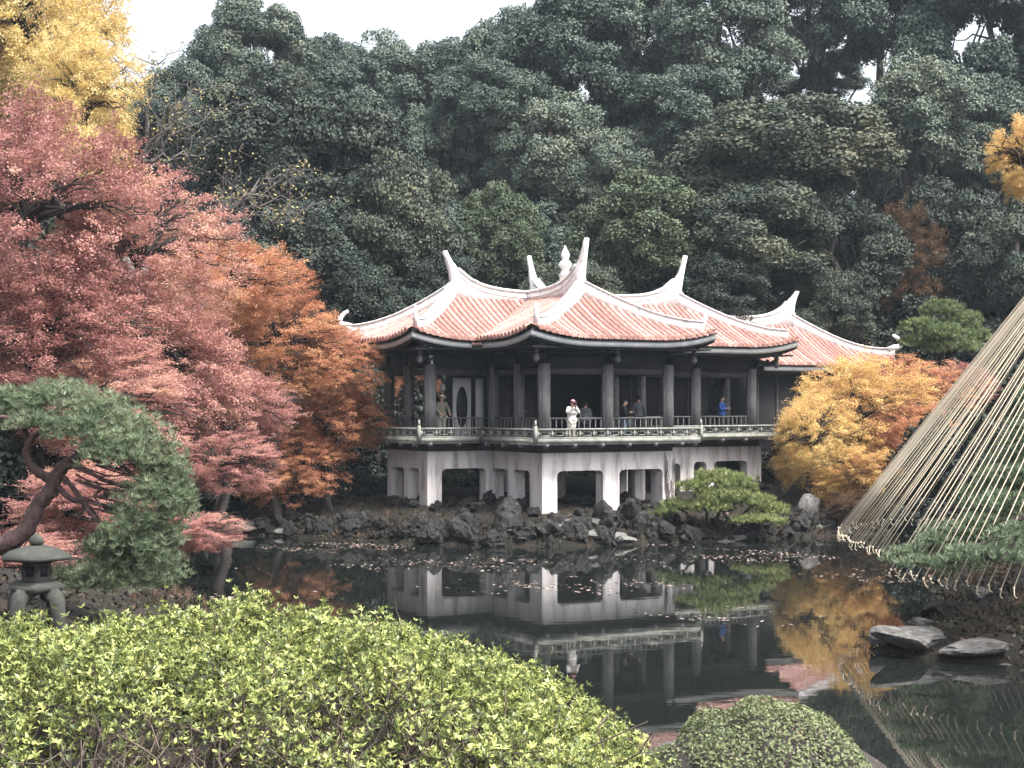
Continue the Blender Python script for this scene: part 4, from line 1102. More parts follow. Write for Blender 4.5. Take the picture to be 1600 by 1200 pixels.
br([(90, 760), (110, 778), (130, 785), (140, 800), (150, 815), (152, 870)], .06, .02, dy=-.7)
br([(100, 745), (125, 775), (150, 805), (180, 850), (210, 870)], .05, .02, dy=-.5)
br([(150, 752), (158, 765), (148, 775), (158, 790), (152, 805)], .022, .012, dy=-.8, sides=5)
br([(150, 690), (200, 735), (240, 770), (270, 800)], .05, .015, dy=-.6)
for k in range(26):
    a_ = r.uniform(0, 1, 4)
    br([(110 + 60 * a_[0], 670 + 160 * a_[1]), (150 + 80 * a_[0], 690 + 150 * a_[1]), (190 + 90 * a_[2], 680 + 170 * a_[1])], .02, .008, Yp + r.uniform(-.8, .8), 4)
tr.build('trunk', M['bark_red'], pine, smooth=True)
nd = MB()
pads = [(90, 630, 75, 38, 28.0), (20, 640, 70, 38, 28.2), (150, 650, 75, 42, 27.8), (215, 690, 65, 48, 27.6), (255, 735, 48, 50, 27.6), (180, 710, 75, 45, 27.1), (120, 675, 65, 30, 27.3), (235, 780, 62, 38, 27.4), (275, 780, 34, 40, 27.8), (60, 665, 60, 22, 27.6),
        (268, 805, 42, 26, 27.6), (190, 850, 55, 36, 27.2), (235, 870, 52, 40, 27.5), (160, 900, 52, 30, 27.4), (215, 910, 62, 32, 27.6), (130, 915, 45, 22, 27.5), (-30, 650, 50, 40, 28), (288, 790, 26, 36, 27.7), (262, 845, 42, 36, 27.6), (255, 895, 48, 34, 27.7), (215, 815, 50, 26, 27.3), (180, 880, 60, 30, 27.8), (150, 860, 40, 22, 27.9), (275, 760, 36, 40, 27.9), (230, 840, 45, 30, 28.2), (110, 905, 40, 22, 28)]
pine_pads(nd, pads, pine, 500, 15, .15, .0065, r, .55, .2)
nd.build('needles', M['pine_blue'], pine)

# small shore pine in front of the pavilion
p0 = at(1120, 840, 57.5); g = gzf(p0.x, p0.y)
sp = empty('shore_pine', (p0.x, p0.y, g), 0, 'low spreading green pine on the shore in front of the right piers', 'tree')
mb = MB(); r = np.random.default_rng(12)
for tx, ty in [(1125, 760), (1060, 795), (1185, 790), (1090, 775), (1220, 800), (1150, 775)]:
    mb.tube(branch_pts((0, 0, -.1), rel(tx, ty, 57.3, sp), r, .05, 7, .05), np.linspace(.10, .03, 7), 6)
mb.build('trunk', M['bark'], sp, smooth=True)
nd = MB(); pine_pads(nd, [(1118, 752, 46, 17, 57.4), (1085, 764, 32, 13, 57), (1155, 760, 40, 17, 57.6), (1130, 775, 50, 10, 57), (1060, 795, 36, 14, 57.0), (1110, 795, 40, 13, 56.6), (1165, 785, 48, 15, 57.0), (1205, 800, 38, 13, 57.2), (1035, 805, 20, 9, 57), (1185, 815, 50, 9, 56.6)], sp, 230, 15, .22, .016, r, .8, .2)
nd.build('needles', M['pine_lime'], sp)

# clipped pine top right of the annex
p0 = at(1475, 640, 72); g = gzf(p0.x, p0.y)
sp = empty('clipped_pine', (p0.x, p0.y, g), 0, 'clipped cloud pine with rounded green pads above the golden maple', 'tree')
mb = MB(); r = np.random.default_rng(13)
mb.tube(branch_pts((0, 0, -.3), rel(1475, 500, 72, sp), r, 0, 7, .03), np.linspace(.2, .06, 7), 7)
for tx, ty in [(1430, 525), (1520, 520), (1450, 500), (1500, 545)]: mb.tube(branch_pts(rel(1475, 570, 72, sp), rel(tx, ty, 72, sp), r, .05, 6, .05), np.linspace(.09, .03, 6), 5)
mb.build('trunk', M['bark'], sp, smooth=True)
nd = MB(); pine_pads(nd, [(1472, 487, 36, 17, 72), (1440, 515, 36, 17, 71.6), (1505, 505, 34, 18, 72), (1475, 525, 40, 18, 71), (1520, 530, 32, 18, 71.8), (1430, 538, 28, 13, 71.5), (1490, 547, 50, 14, 71.4)], sp, 260, 15, .24, .02, r, .9, .4)
nd.build('needles', M['pine_green'], sp)

# ------------------------------------------------------------------ roped pine (right)
AP = at(1892, 110, 36.5)
rp0 = Vector((AP.x, AP.y, gzf(AP.x, AP.y)))
rpine = empty('roped_pine', rp0, 0, 'broad low pine under the cone of straw ropes at the right edge', 'tree')
mb = MB(); r = np.random.default_rng(14)
mb.tube([(0, 0, -.3), (-.3, 0, 1.5), (.2, 0, 3.2), (0, 0, 5)], [.35, .3, .25, .12], 8)
tg = [rel(x, y, Y, rpine) for x, y, Y in [(1450, 860, 33), (1500, 800, 34), (1560, 740, 35), (1480, 880, 31), (1560, 880, 30), (1640, 850, 30), (1700, 700, 33), (1600, 800, 31), (1420, 880, 35), (2000, 750, 34), (1900, 850, 29)]]
for q in tg: mb.tube(branch_pts((0, 0, r.uniform(1, 3)), q, r, .06, 8, .03), np.linspace(.14, .03, 8), 6)
mb.build('trunk', M['bark'], rpine, smooth=True)
nd = MB(); pads = [(1420, 868, 42, 14, 33.5), (1470, 850, 50, 18, 33), (1520, 825, 50, 20, 33), (1560, 790, 50, 22, 34), (1600, 750, 45, 24, 35), (1640, 700, 50, 30, 36), (1590, 720, 30, 20, 36), (1450, 885, 50, 14, 31.5), (1520, 870, 60, 18, 31), (1590, 840, 55, 24, 30.5), (1650, 800, 60, 30, 31), (1570, 870, 60, 16, 30.5), (1640, 880, 60, 20, 29.5), (1700, 750, 80, 50, 33), (1800, 650, 90, 70, 36), (1900, 800, 200, 60, 32), (2000, 650, 120, 70, 37), (1395, 878, 25, 8, 34.5)]
pads += [(1480, 840, 50, 26, 36), (1530, 790, 50, 34, 37), (1570, 740, 44, 40, 38), (1500, 880, 50, 26, 35), (1560, 830, 60, 36, 36), (1600, 780, 50, 50, 36.5), (1430, 880, 36, 14, 36), (1545, 850, 60, 26, 33), (1500, 860, 50, 22, 34), (1580, 800, 50, 30, 33), (1550, 760, 40, 30, 35.5), (1600, 690, 40, 40, 36), (1620, 640, 40, 40, 37), (1460, 865, 50, 18, 34.5), (1590, 870, 60, 30, 32)]
pine_pads(nd, pads, rpine, 300, 15, .17, .010, r, .6, .3)
nd.build('needles', M['pine_sage'], rpine)

cone = empty('rope_cone', rp0, 0, 'cone of straw snow ropes hung from a pole over the right hand pine', 'rope cone')
mb = MB().tube([(0, 0, -.3), (0, 0, AP.z - rp0.z)], [.11, .07], 8).build('pole', M['bamboo'], cone)
MB().lathe([(.05, -.25), (.16, -.1), (.17, .1), (.05, .35), (.01, .6)], (0, 0, AP.z - rp0.z), 10).build('pole_knot', M['rope'], cone, smooth=True)
NR = 200; r = np.random.default_rng(15)
ends = []
for k in range(NR):
    ph = 2 * math.pi * k / NR
    ex = 8.55 * (1 - .05 * math.cos(4 * ph)) * math.cos(ph); ey = 9.2 * (1 + .03 * math.sin(3 * ph)) * math.sin(ph)
    e = np.array([ex, ey, 1.74 - rp0.z + r.uniform(-.05, .06) - (.32 if math.sin(ph) < -.25 and math.cos(ph) < -.2 else 0)]); ends.append(e)
    tp = np.array([.12 * math.cos(ph), .12 * math.sin(ph), AP.z - rp0.z + r.uniform(-.1, .1)])
    t_ = np.linspace(0, 1, 9)[:, None]
    P = tp + (e - tp) * t_ - np.array([0, 0, 1.]) * .04 * np.sin(t_ * math.pi)
    mb = MB().tube(P, .0105, 5)
    kn = e + unit(1, r)[0] * .03
    l_ = r.uniform(.08, .2); s_ = r.normal(size=2) * .05
    mb.tube([e + [0, 0, .02], e + [s_[0] * .4, s_[1] * .4, -l_ * .4], e + [s_[0], s_[1], -l_ * .8], e + [s_[0] + .05, s_[1], -l_]], .011, 5)
    mb.box(e, (.035, .035, .045))
    mb.build('rope', M['rope'], cone, smooth=True)
# ------------------------------------------------------------------ stone lantern (left)
Yl = 25.5
pl = at(58, 975, Yl); gl = gzf(pl.x, pl.y)
lan = empty('stone_lantern', (pl.x, pl.y, pl.z), .35, 'grey stone snow viewing lantern with curved legs under the garden pine', 'lantern')
k = Yl / FPX * 1.0
def hexring(rad, z, n=6): return [(rad * math.cos(2 * math.pi * (i_ + .5) / n), rad * math.sin(2 * math.pi * (i_ + .5) / n), z) for i_ in range(n)]
def hexloft(name, prof_, parent, mat=M['lantern'], n=6):
    mb = MB(); V = np.vstack([hexring(rd, z, n) for rd, z in prof_]); m_ = len(prof_)
    Q = [[i_ * n + j_, i_ * n + (j_ + 1) % n, (i_ + 1) * n + (j_ + 1) % n, (i_ + 1) * n + j_] for i_ in range(m_ - 1) for j_ in range(n)]
    V = np.vstack([V, [(0, 0, prof_[0][1])], [(0, 0, prof_[-1][1])]]); c_ = m_ * n
    T = [[c_, (j_ + 1) % n, j_] for j_ in range(n)] + [[c_ + 1, (m_ - 1) * n + j_, (m_ - 1) * n + (j_ + 1) % n] for j_ in range(n)]
    return mb.add(V, Q, T).build(name, mat, parent)
for i_ in range(4):     # four curved legs
    a_ = math.pi / 4 + i_ * math.pi / 2
    P = [(.42 * s_ * math.cos(a_), .42 * s_ * math.sin(a_), z) for s_, z in [(.55, .52), (.80, .50), (.98, .40), (1.06, .22), (1.08, -.25)]]
    MB().tube(P, [.15, .15, .14, .125, .13], 8).build('leg', M['lantern'], lan, smooth=True)
hexloft('shelf', [(.30, .50), (.46, .56), (.48, .64), (.36, .70)], lan)
hexloft('firebox', [(.27, .70), (.25, .76), (.25, .98), (.28, 1.02)], lan)
for i_ in range(6):  # flat dark plates, their colour standing for the shade in window hollows
    a_ = math.pi / 3 * (i_ + 1)
    o = MB().box((0, 0, 0), (.02, .13, .16)).build('dark_window_plate', M['dark_wood'], lan); o.location = (.222 * math.cos(a_), .222 * math.sin(a_), .87); o.rotation_euler = (0, 0, a_)
hexloft('roof', [(.30, 1.02), (.60, 1.06), (.62, 1.10), (.44, 1.19), (.22, 1.26), (.12, 1.28)], lan)
hexloft('jewel', [(.09, 1.28), (.13, 1.33), (.10, 1.41), (.02, 1.47)], lan, n=8)
# plinth stones under the lantern so it stands on the bank
hexloft('footing', [(.62, gl - pl.z - .2), (.60, -.12), (.50, -.10)], lan, M['slab'], 9)

# ------------------------------------------------------------------ foreground azalea
az = empty('azalea_bush', (-1.5, 6.0, gzf(-1.5, 6)), 0, 'big rounded azalea bush with bright yellow green leaves filling the lower left foreground', 'shrub')
azo = np.array(az.location)
r = np.random.default_rng(21)
def az_h(x, y):
    """top surface of the azalea: rounded mound, uneven"""
    cx, cy, rx, ry = -1.30, 5.75, 2.10, 1.75
    dy_ = np.abs((y - cy) / ry) ** 2.4
    xl = np.clip((cx - x), 0, 9)
    q = np.where(x < cx, dy_ + .015 * xl ** 2, np.abs((x - cx) / rx) ** 3 + dy_)
    h = 2.84 + 1.34 * np.clip(1 - q, 0, 1) ** .5
    h = h - .12 * xl
    h += .03 * np.sin(41 * x + 2 * np.sin(9 * y)) * np.sin(37 * y + 2 * np.sin(8 * x)) + .035 * np.sin(x * 5.1 + 1) * np.sin(y * 5.3) + .055 * np.sin(x * 8.3 + 2.2 * np.sin(y * 3.1)) * np.sin(y * 7.7 + 1.7 * np.sin(x * 2.9)) + .03 * np.sin(x * 11 + y * 7) + .02 * np.sin(x * 23 - y * 17)
    return np.where(q < 1, h, -9)
def gaps(x, y):
    g_ = np.exp(-(((x + 1.05) / .30) ** 2 + ((y - 4.72) / .17) ** 2)) + .9 * np.exp(-(((x + .42) / .22) ** 2 + ((y - 5.05) / .15) ** 2)) + .6 * np.exp(-(((x + .75) / .35) ** 2 + ((y - 4.62) / .10) ** 2))
    g_ = g_ + .75 * np.clip(np.sin(x * 7.3 + 1.1 * np.sin(y * 5)) * np.sin(y * 8.1 + 1.3 * np.sin(x * 4.1)) - .35, 0, 1)
    return g_
def rosettes(mb, P, N, nlf, L, W, r, tint):
    n = len(P)
    ref = unit(n, r); a = np.cross(N, ref); a /= np.linalg.norm(a, axis=1)[:, None]; b_ = np.cross(N, a)
    th = (np.arange(nlf)[None] / nlf * 2 * math.pi + r.uniform(0, 6, (n, 1)) + r.normal(size=(n, nlf)) * .3)
    el = r.uniform(.15, 1.1, (n, nlf))
    d = (a[:, None] * np.cos(th)[..., None] + b_[:, None] * np.sin(th)[..., None]) * np.cos(el)[..., None] + N[:, None] * np.sin(el)[..., None]
    s = np.cross(d, np.broadcast_to(N[:, None], d.shape)); s /= np.linalg.norm(s, axis=-1)[..., None] + 1e-9
    l = L * r.uniform(.6, 1.25, (n, nlf, 1)); w = W * r.uniform(.7, 1.2, (n, nlf, 1))
    nn_ = np.cross(s, d)
    c = P[:, None]
    V = np.stack([c + 0 * d, c + d * l * .5 + s * w + nn_ * w * .3, c + d * l, c + d * l * .5 - s * w + nn_ * w * .3], 2).reshape(-1, 3)
    tt = np.clip(tint[:, None] + r.normal(size=(n, nlf)) * .12, 0, 1)
    mb.add(V, np.arange(4 * n * nlf).reshape(-1, 4), None, np.repeat(tt.ravel(), 4))
n = 92000
x = r.uniform(-4.2, .78, n); y = r.uniform(3.9, 7.55, n)
h = az_h(x, y); ok = (h > 0)
x, y, h = x[ok], y[ok], h[ok]
e = .03
nx = -(az_h(x + e, y) - az_h(x - e, y)) / (2 * e); ny = -(az_h(x, y + e) - az_h(x, y - e)) / (2 * e)
N = np.stack([np.clip(nx, -4, 4), np.clip(ny, -4, 4), np.ones_like(nx)], 1); N /= np.linalg.norm(N, axis=1)[:, None]
dep = r.uniform(0, 1, len(x)) ** 1.6 * .24
gp = gaps(x, y)
keep = (r.uniform(size=len(x)) > np.minimum(gp * 1.0, .90))
P = np.stack([x, y, h], 1) - N * dep[:, None]
P, N, gp, dp = P[keep], N[keep], gp[keep], dep[keep]
tall = r.uniform(size=len(P)) < .05
P[tall] += N[tall] * r.uniform(.02, .07, (tall.sum(), 1))
Nr = N * .55 + [0, 0, .6] + r.normal(size=N.shape) * .28; Nr /= np.linalg.norm(Nr, axis=1)[:, None]
mb = MB()
rosettes(mb, P - azo, Nr, 5, .0225, .0044, r, np.clip(np.where(r.uniform(size=len(P)) < .5, .18, .66) + r.normal(size=len(P)) * .13, 0, 1))   # old dark leaves and fresh pale ones
mb.build('foliage', M['azalea'], az)
# twigs: through the bush, showing in its bare patches
mb = MB()
for k in range(700):
    if k < 380:
        cx_, cy_, sx, sy = [(-1.05, 4.72, .26, .16), (-.42, 5.05, .20, .15), (-.75, 4.62, .3, .1)][k % 3]
        x_, y_ = cx_ + r.normal() * sx, cy_ + r.normal() * sy
    else:
        x_, y_ = r.uniform(-3.2, .5), r.uniform(4.2, 6.8)
    hh_ = float(az_h(np.array([x_]), np.array([y_]))[0])
    if hh_ < 0: continue
    a_ = np.array([x_ + r.normal() * .1, y_ + r.normal() * .1, hh_ - r.uniform(.25, .4)]) - azo
    b2 = np.array([x_ + r.normal() * .12, y_ + r.normal() * .10 - .03, hh_ - r.uniform(.0, .10)]) - azo
    q = branch_pts(a_, b2, r, .05, 5, .07); mb.tube(q, np.linspace(.0055, .002, 5), 4, False)
    for _ in range(2):
        s_ = q[r.integers(1, 4)]; mb.tube(branch_pts(s_, s_ + unit(1, r)[0] * .1 + [0, 0, .05], r, .03, 3, .05), [.003, .002, .0012], 3, False)
mb.build('twigs', M['twig'], az)
# dim core of old stems that fills the inside of the bush
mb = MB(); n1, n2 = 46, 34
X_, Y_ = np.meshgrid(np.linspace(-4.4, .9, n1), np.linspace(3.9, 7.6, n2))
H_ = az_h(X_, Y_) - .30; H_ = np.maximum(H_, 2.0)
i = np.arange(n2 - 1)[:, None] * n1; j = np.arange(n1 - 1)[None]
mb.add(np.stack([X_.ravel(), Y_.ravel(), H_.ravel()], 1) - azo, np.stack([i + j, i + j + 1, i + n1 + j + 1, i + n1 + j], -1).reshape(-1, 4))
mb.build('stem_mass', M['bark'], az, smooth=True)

# clipped round shrub at the bottom centre
cs = empty('clipped_shrub', (1.45, 9.4, gzf(1.45, 9.4)), 0, 'clipped dome of fine dull green leaves at the bottom centre by the water', 'shrub')
r = np.random.default_rng(22); co = np.array(cs.location)
cc = np.array([1.53, 9.5, 2.1]); rad = np.array([.90, 1.0, 1.10])
d = unit(70000, r); d = d[d[:, 2] > -.15]
bumps = 1 + .035 * np.sin(d[:, 0] * 7 + 1) * np.sin(d[:, 1] * 6 + 2) + .02 * np.sin(d[:, 0] * 15 + d[:, 2] * 9) + np.where(r.uniform(size=len(d)) < .006, r.uniform(.0, .05, len(d)), 0) + .012 * np.sin(d[:, 0] * 23) * np.sin(d[:, 2] * 19)
P = cc + d * rad * (bumps * (1 - r.uniform(0, 1, len(d)) ** 2 * .08))[:, None]
N = d + r.normal(size=d.shape) * .6; N /= np.linalg.norm(N, axis=1)[:, None]
mb = MB(); cards(mb, P - co, N, .026, .016, r, np.clip(.5 + r.normal(size=len(P)) * .2, 0, 1)); mb.build('foliage', M['clipped'], cs)
mb = MB(); mb.lathe([(.05, 1.02), (.4, .93), (.72, .72), (.86, .4), (.90, 0), (.8, -.3)], cc - co, 20).build('stem_mass', M['bark'], cs, smooth=True)

# ------------------------------------------------------------------ fallen leaves on the water
r = np.random.default_rng(31); n = 9000
t1 = r.uniform(0, 1, n); Y_ = 33 + 23.5 * (1 - (1 - t1) ** 1.4); X_ = r.uniform(-9, 12, n)
dens = np.sin(X_ * .55 + Y_ * .31) + np.sin(X_ * .23 - Y_ * .9 + 2) + .8 * np.sin(X_ * 1.7 + Y_ * 1.9)
ok = (pond_sd(X_, Y_) < -.3) & (dens + r.normal(size=n) * .5 + np.clip((Y_ - 42) / 9, -.9, .2) > 1.45)
X_, Y_ = X_[ok], Y_[ok]
mb = MB(); P = np.stack([X_, Y_, np.full(len(X_), .012)], 1); N = np.array([0, 0, 1.]) + r.normal(size=P.shape) * .10; N /= np.linalg.norm(N, axis=1)[:, None]
cards(mb, P, N, .12, .07, r)
tag(mb.build('floating_leaves', M['floating']), 'pale fallen leaves scattered on the dark pond', kind='stuff')

# leaf litter, moss and dry grass on the banks
r = np.random.default_rng(33); n = 130000
X_ = r.uniform(-16, 26, n); Y_ = r.uniform(20, 68, n); d_ = pond_sd(X_, Y_)
ok = (d_ > -.15) & (d_ < r.exponential(2.6, n)); X_, Y_, d_ = X_[ok], Y_[ok], d_[ok]
P = np.stack([X_, Y_, np.maximum(gz(X_, Y_), 0) + r.uniform(0, .05, len(X_))], 1); N = unit(len(P), r) * .8 + [0, 0, .7]; N /= np.linalg.norm(N, axis=1)[:, None]
mb = MB(); cards(mb, P, N, .15, .06, r, np.clip(.42 + r.normal(size=len(P)) * .2, 0, 1))
ok2 = (r.uniform(size=len(X_)) < .11) & (d_ > .05) & (d_ < 2.5)
T_ = np.stack([X_[ok2], Y_[ok2], gz(X_[ok2], Y_[ok2]) - .02], 1)
needles(mb, T_, 13, .34, .010, r, .9, np.clip(.55 + r.normal(size=len(T_)) * .22, 0, 1))
tag(mb.build('ground_cover', M['cover']), 'dark leaf litter, moss and dry grass along the pond banks', kind='stuff')

# ------------------------------------------------------------------ people on the balcony
def skinned(name, verts, edges, radii, mat, parent, sub=1):
    me = bpy.data.meshes.new(name); me.from_pydata(verts, edges, [])
    o = bpy.data.objects.new(name, me); COL.objects.link(o)
    md = o.modifiers.new('s', 'SKIN'); md.use_smooth_shade = True
    sl = me.skin_vertices[0].data
    for k_, rd in enumerate(radii):
        sl[k_].radius = (rd, rd) if not isinstance(rd, tuple) else rd
        sl[k_].use_root = (k_ == 0)
    sb = o.modifiers.new('u', 'SUBSURF'); sb.levels = sub; sb.render_levels = sub
    dg = bpy.context.evaluated_depsgraph_get(); dg.update()
    ev = o.evaluated_get(dg); nm = bpy.data.meshes.new_from_object(ev)
    bpy.data.objects.remove(o); bpy.data.meshes.remove(me)
    nm.name = name; nm.materials.clear(); nm.materials.append(mat)
    for p_ in nm.polygons: p_.use_smooth = True
    return link(bpy.data.objects.new(name, nm), parent)

def person(u, v, face, label, coat, trousers, hands='down', H=1.64, lean=0.0, hair='hair', cap=None, long_coat=False, bag=None, hood=None, zf=ZF):
    """standing figure in local pavilion space; face = heading in pavilion space (0 looks along -v)"""
    w_ = loc2w(u, v, zf)
    t = empty('person', w_, RZ + face, label, 'person')
    k_ = H / 1.64
    # figure looks along -y; x is its left-right
    hip_, ch, nk, hd = (0, 0, .86), (0, -.10 * lean, 1.16), (0, -.22 * lean, 1.38), (0, -.30 * lean, 1.51)
    sh = {s: (s * .175, -.18 * lean, 1.315) for s in (-1, 1)}
    if hands == 'camera':
        el = {s: (s * .27, -.16, 1.12) for s in (-1, 1)}; ha = {s: (s * .06, -.24, 1.40) for s in (-1, 1)}
    elif hands == 'chest':
        el = {s: (s * .25, -.06, 1.06) for s in (-1, 1)}; ha = {s: (s * .07, -.28, 1.13) for s in (-1, 1)}
    elif hands == 'rail':
        el = {s: (s * .27, -.08, 1.07) for s in (-1, 1)}; ha = {s: (s * .20, -.27, .90) for s in (-1, 1)}
    else:
        el = {s: (s * .23, .02, 1.05) for s in (-1, 1)}; ha = {s: (s * .22, -.08, .80) for s in (-1, 1)}
    S = lambda p_: tuple(c_ * k_ for c_ in p_)
    V = [hip_, (0, -.04 * lean, 1.0), ch, (0, -.2 * lean, 1.33), nk, hd]
    Ed = [(0, 1), (1, 2), (2, 3), (3, 4), (4, 5)]
    Rd = [(.15, .115), (.13, .10), (.155, .11), (.10, .08), .052, .06]
    for s in (-1, 1):
        b0 = len(V); V += [sh[s], el[s], ha[s]]; Ed += [(3, b0), (b0, b0 + 1), (b0 + 1, b0 + 2)]; Rd += [.066, .048, .034]
        b0 = len(V); V += [(s * .09, 0, .80), (s * .095, -.015, .45), (s * .10, .02, .07), (s * .105, -.13, .035)]; Ed += [(0, b0), (b0, b0 + 1), (b0 + 1, b0 + 2), (b0 + 2, b0 + 3)]; Rd += [.09, .062, .045, .038]
    body = skinned('body', [S(p_) for p_ in V], Ed, Rd, M['skin'], t)
    # head: egg with nose, ears
    bm = bmesh.new(); bmesh.ops.create_icosphere(bm, subdivisions=3, radius=1)
    for v_ in bm.verts:
        c_ = v_.co
        f_ = 1 - .18 * max(0, -c_.z)
        c_.x *= .078 * f_; c_.y *= .098 * f_; c_.z *= .118
        if c_.y < -.07 and abs(c_.x) < .018 and -.035 < c_.z < .02: c_.y -= .02
        if abs(c_.x) > .07 and abs(c_.z) < .03 and abs(c_.y) < .03: c_.x *= 1.18
    me = bpy.data.meshes.new('head'); bm.to_mesh(me); bm.free(); me.materials.append(M['skin'])
    for p_ in me.polygons: p_.use_smooth = True
    h_ = link(bpy.data.objects.new('head', me), t); h_.location = S((0, -.30 * lean - .015, 1.535))
    for s in (-1, 1):
        e_ = MB().lathe([(.002, -.006), (.012, -.003), (.012, .003), (.002, .006)], sides=8).build('eye', M['hair'], h_); e_.rotation_euler = (math.pi / 2, 0, 0); e_.location = (s * .03, -.091, .008)
    MB().box((0, -.090, -.058), (.045, .012, .010)).build('mouth', cloth('lips', (.35, .12, .11)), h_)
    # hair shell
    def shell(name, mat, grow, zmin, ymin):
        bm = bmesh.new(); bmesh.ops.create_icosphere(bm, subdivisions=3, radius=1)
        bmesh.ops.delete(bm, geom=[v_ for v_ in bm.verts if v_.co.z < zmin + (.55 if v_.co.y < ymin else 0)], context='VERTS')
        for v_ in bm.verts: v_.co = (v_.co.x * .078 * grow, v_.co.y * .098 * grow, v_.co.z * .118 * grow)
        me = bpy.data.meshes.new(name); bm.to_mesh(me); bm.free(); me.materials.append(mat)
        return link(bpy.data.objects.new(name, me), h_)
    shell('hair', M['hair'], 1.10, -.35, -.35)
    if cap:
        shell('cap', cap, 1.2, .28, -2)
        MB().box((0, -.13, .045), (.13, .10, .012)).build('cap_peak', cap, h_)
    if hood: shell('hood', hood, 1.32, -.75, -.45)
    # coat: torso and sleeves in one mesh, a little larger than the body
    z0 = .42 if long_coat else .72
    V = [(0, .0, 1.0), ch, (0, -.2 * lean, 1.335), (0, -.22 * lean, 1.395), (0, 0, .86), (0, 0, z0)]
    Ed = [(0, 1), (1, 2), (2, 3), (0, 4), (4, 5)]
    Rd = [(.175, .14), (.19, .145), (.125, .10), (.075, .07), (.19, .15), (.215, .17) if long_coat else (.19, .15)]
    for s in (-1, 1):
        b0 = len(V); V += [sh[s], el[s], tuple(np.array(el[s]) * .15 + np.array(ha[s]) * .85)]; Ed += [(2, b0), (b0, b0 + 1), (b0 + 1, b0 + 2)]; Rd += [.088, .072, .056]
    skinned('coat', [S(p_) for p_ in V], Ed, Rd, coat, t)
    V = [(0, 0, .84)]; Ed = []; Rd = [(.165, .13)]
    for s in (-1, 1):
        b0 = len(V); V += [(s * .09, 0, .78), (s * .095, -.015, .45), (s * .10, .02, .10)]; Ed += [(0, b0), (b0, b0 + 1), (b0 + 1, b0 + 2)]; Rd += [.10, .078, .068]
    skinned('trousers', [S(p_) for p_ in V], Ed, Rd, trousers, t)
    for s in (-1, 1):      # shoes and hands
        MB().box(S((s * .105, -.06, .035)), (.085, .25, .07)).build('shoe', M['hair'], t)
        hm = MB(); hc = np.array(S(ha[s])); fw = np.array([0, -1., .1])
        hm.tube([hc - fw * .02, hc + fw * .05], [.034, .036], 6)
        for f_ in range(4):
            b2 = hc + fw * .05 + np.array([(f_ - 1.5) * .017, 0, .01]); hm.tube([b2, b2 + fw * (.035 + .008 * (f_ in (1, 2))), b2 + fw * .05 + [0, .005, -.03]], [.0095, .009, .007], 5)
        b2 = hc + np.array([-s * .03, -.01, 0]); hm.tube([b2, b2 + np.array([-s * .02, -.03, .02]), b2 + np.array([-s * .02, -.055, .02])], [.011, .010, .008], 5)
        hm.build('hand', M['skin'], t, smooth=True)
    return t
olive = cloth('olive_beige_jacket', (.20, .19, .15)); white_c = cloth('cream_coat', (.66, .65, .62)); blue_c = cloth('blue_jacket', (.035, .10, .36)); black_c = cloth('black_jacket', (.015, .015, .018))
grey_c = cloth('grey_jacket', (.11, .115, .13)); denim = cloth('denim', (.13, .20, .28)); beige_c = cloth('beige_trousers', (.42, .39, .34)); white_cap = cloth('white_cap', (.74, .73, .71)); pink_c = cloth('pink_hat', (.65, .30, .36)); dark_t = cloth('dark_trousers', (.03, .03, .035))
person(-1.75, PJ + .62, .1, 'person in white cap and olive jacket standing by the left veranda rail', olive, beige_c, 'rail', 1.68, cap=white_cap)
pw = person(1.10, -.28, -.15, 'person in long cream coat and pink hat raising a camera at the front balcony', white_c, beige_c, 'camera', 1.48, cap=pink_c, long_coat=True, lean=.4)
person(2.45, .85, 2.6, 'dim person in grey bending behind the front rail beside the middle column', grey_c, dark_t, 'down', 1.40, lean=.9)
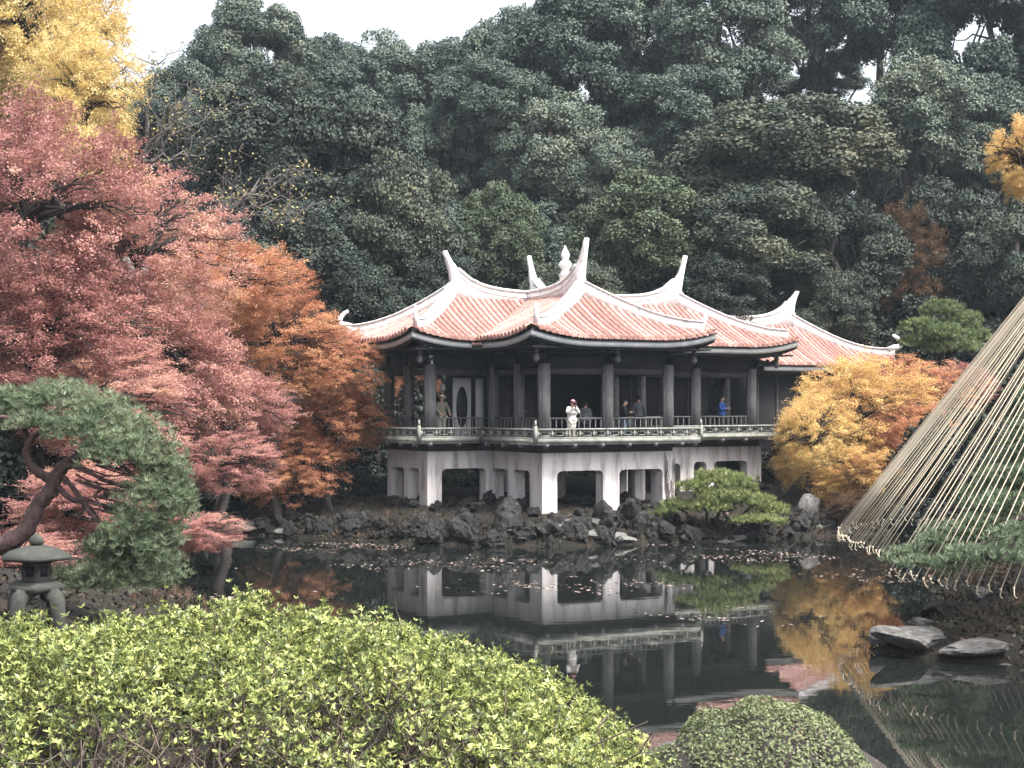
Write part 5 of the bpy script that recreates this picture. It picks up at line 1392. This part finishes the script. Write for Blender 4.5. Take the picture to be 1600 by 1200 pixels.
person(4.15, .75, .9, 'person with pale face in black jacket and light jeans behind the front rail', black_c, denim, 'chest', 1.50)
person(5.25, 1.35, 2.4, 'person in grey jacket seen from behind near the right front column', grey_c, dark_t, 'down', 1.66)
person(11.95, PJ + .75, .5, 'person in bright blue jacket behind the right hand rail', blue_c, dark_t, 'chest', 1.68)
person(.75, 3.1, .4, 'faint person in dark clothes inside, left of the front corner column', black_c, dark_t, 'chest', 1.55)
# the camera held up by the person in the cream coat
cw = pw.matrix_basis @ Vector((0, -.345, 1.36))
camo = MB().box((0, 0, 0), (.13, .06, .085)).build('held_camera', M['hair']); camo.location = cw; camo.rotation_euler = (0, 0, RZ - .15)
l_ = MB().lathe([(.035, 0), (.038, .06), (.030, .065)], sides=12).build('lens', M['dark_wood'], camo, smooth=True); l_.rotation_euler = (math.pi / 2, 0, 0); l_.location = (0, -.03, 0)
tag(camo, 'small black camera held up by the person in the cream coat', 'camera')

# climbing bare vine on the right pier of the front wing
vn = empty('wall_vine', loc2w(5.75, -.02, .9), RZ, 'dry brown vine climbing the right front pier', 'vine')
r = np.random.default_rng(41); mb = MB()
for k in range(16):
    x0 = r.uniform(-.25, .22); P = [(x0 * .6 + r.normal() * .04 + (x0 * .7) * t_, -.02 - r.uniform(0, .015), t_ * r.uniform(1.6, 2.2)) for t_ in np.linspace(0, 1, 9)]
    mb.tube(P, np.linspace(.016, .006, 9), 4)
mb.build('stems', M['twig'], vn)

# ------------------------------------------------------------------ thin air between here and the wood
hz = MB().box((0, 70, 17), (420, 300, 40)).build('haze', bpy.data.materials.new('haze_air'))
hm = hz.data.materials[0]; hm.use_nodes = True; nt = hm.node_tree; nt.nodes.clear()
out = nt.nodes.new('ShaderNodeOutputMaterial'); pv = nt.nodes.new('ShaderNodeVolumePrincipled')
pv.inputs['Color'].default_value = (.74, .87, 1, 1); pv.inputs['Density'].default_value = .0003; pv.inputs['Anisotropy'].default_value = .2
nt.links.new(pv.outputs[0], out.inputs['Volume'])
tag(hz, 'thin pale haze in the air over the garden', kind='stuff')
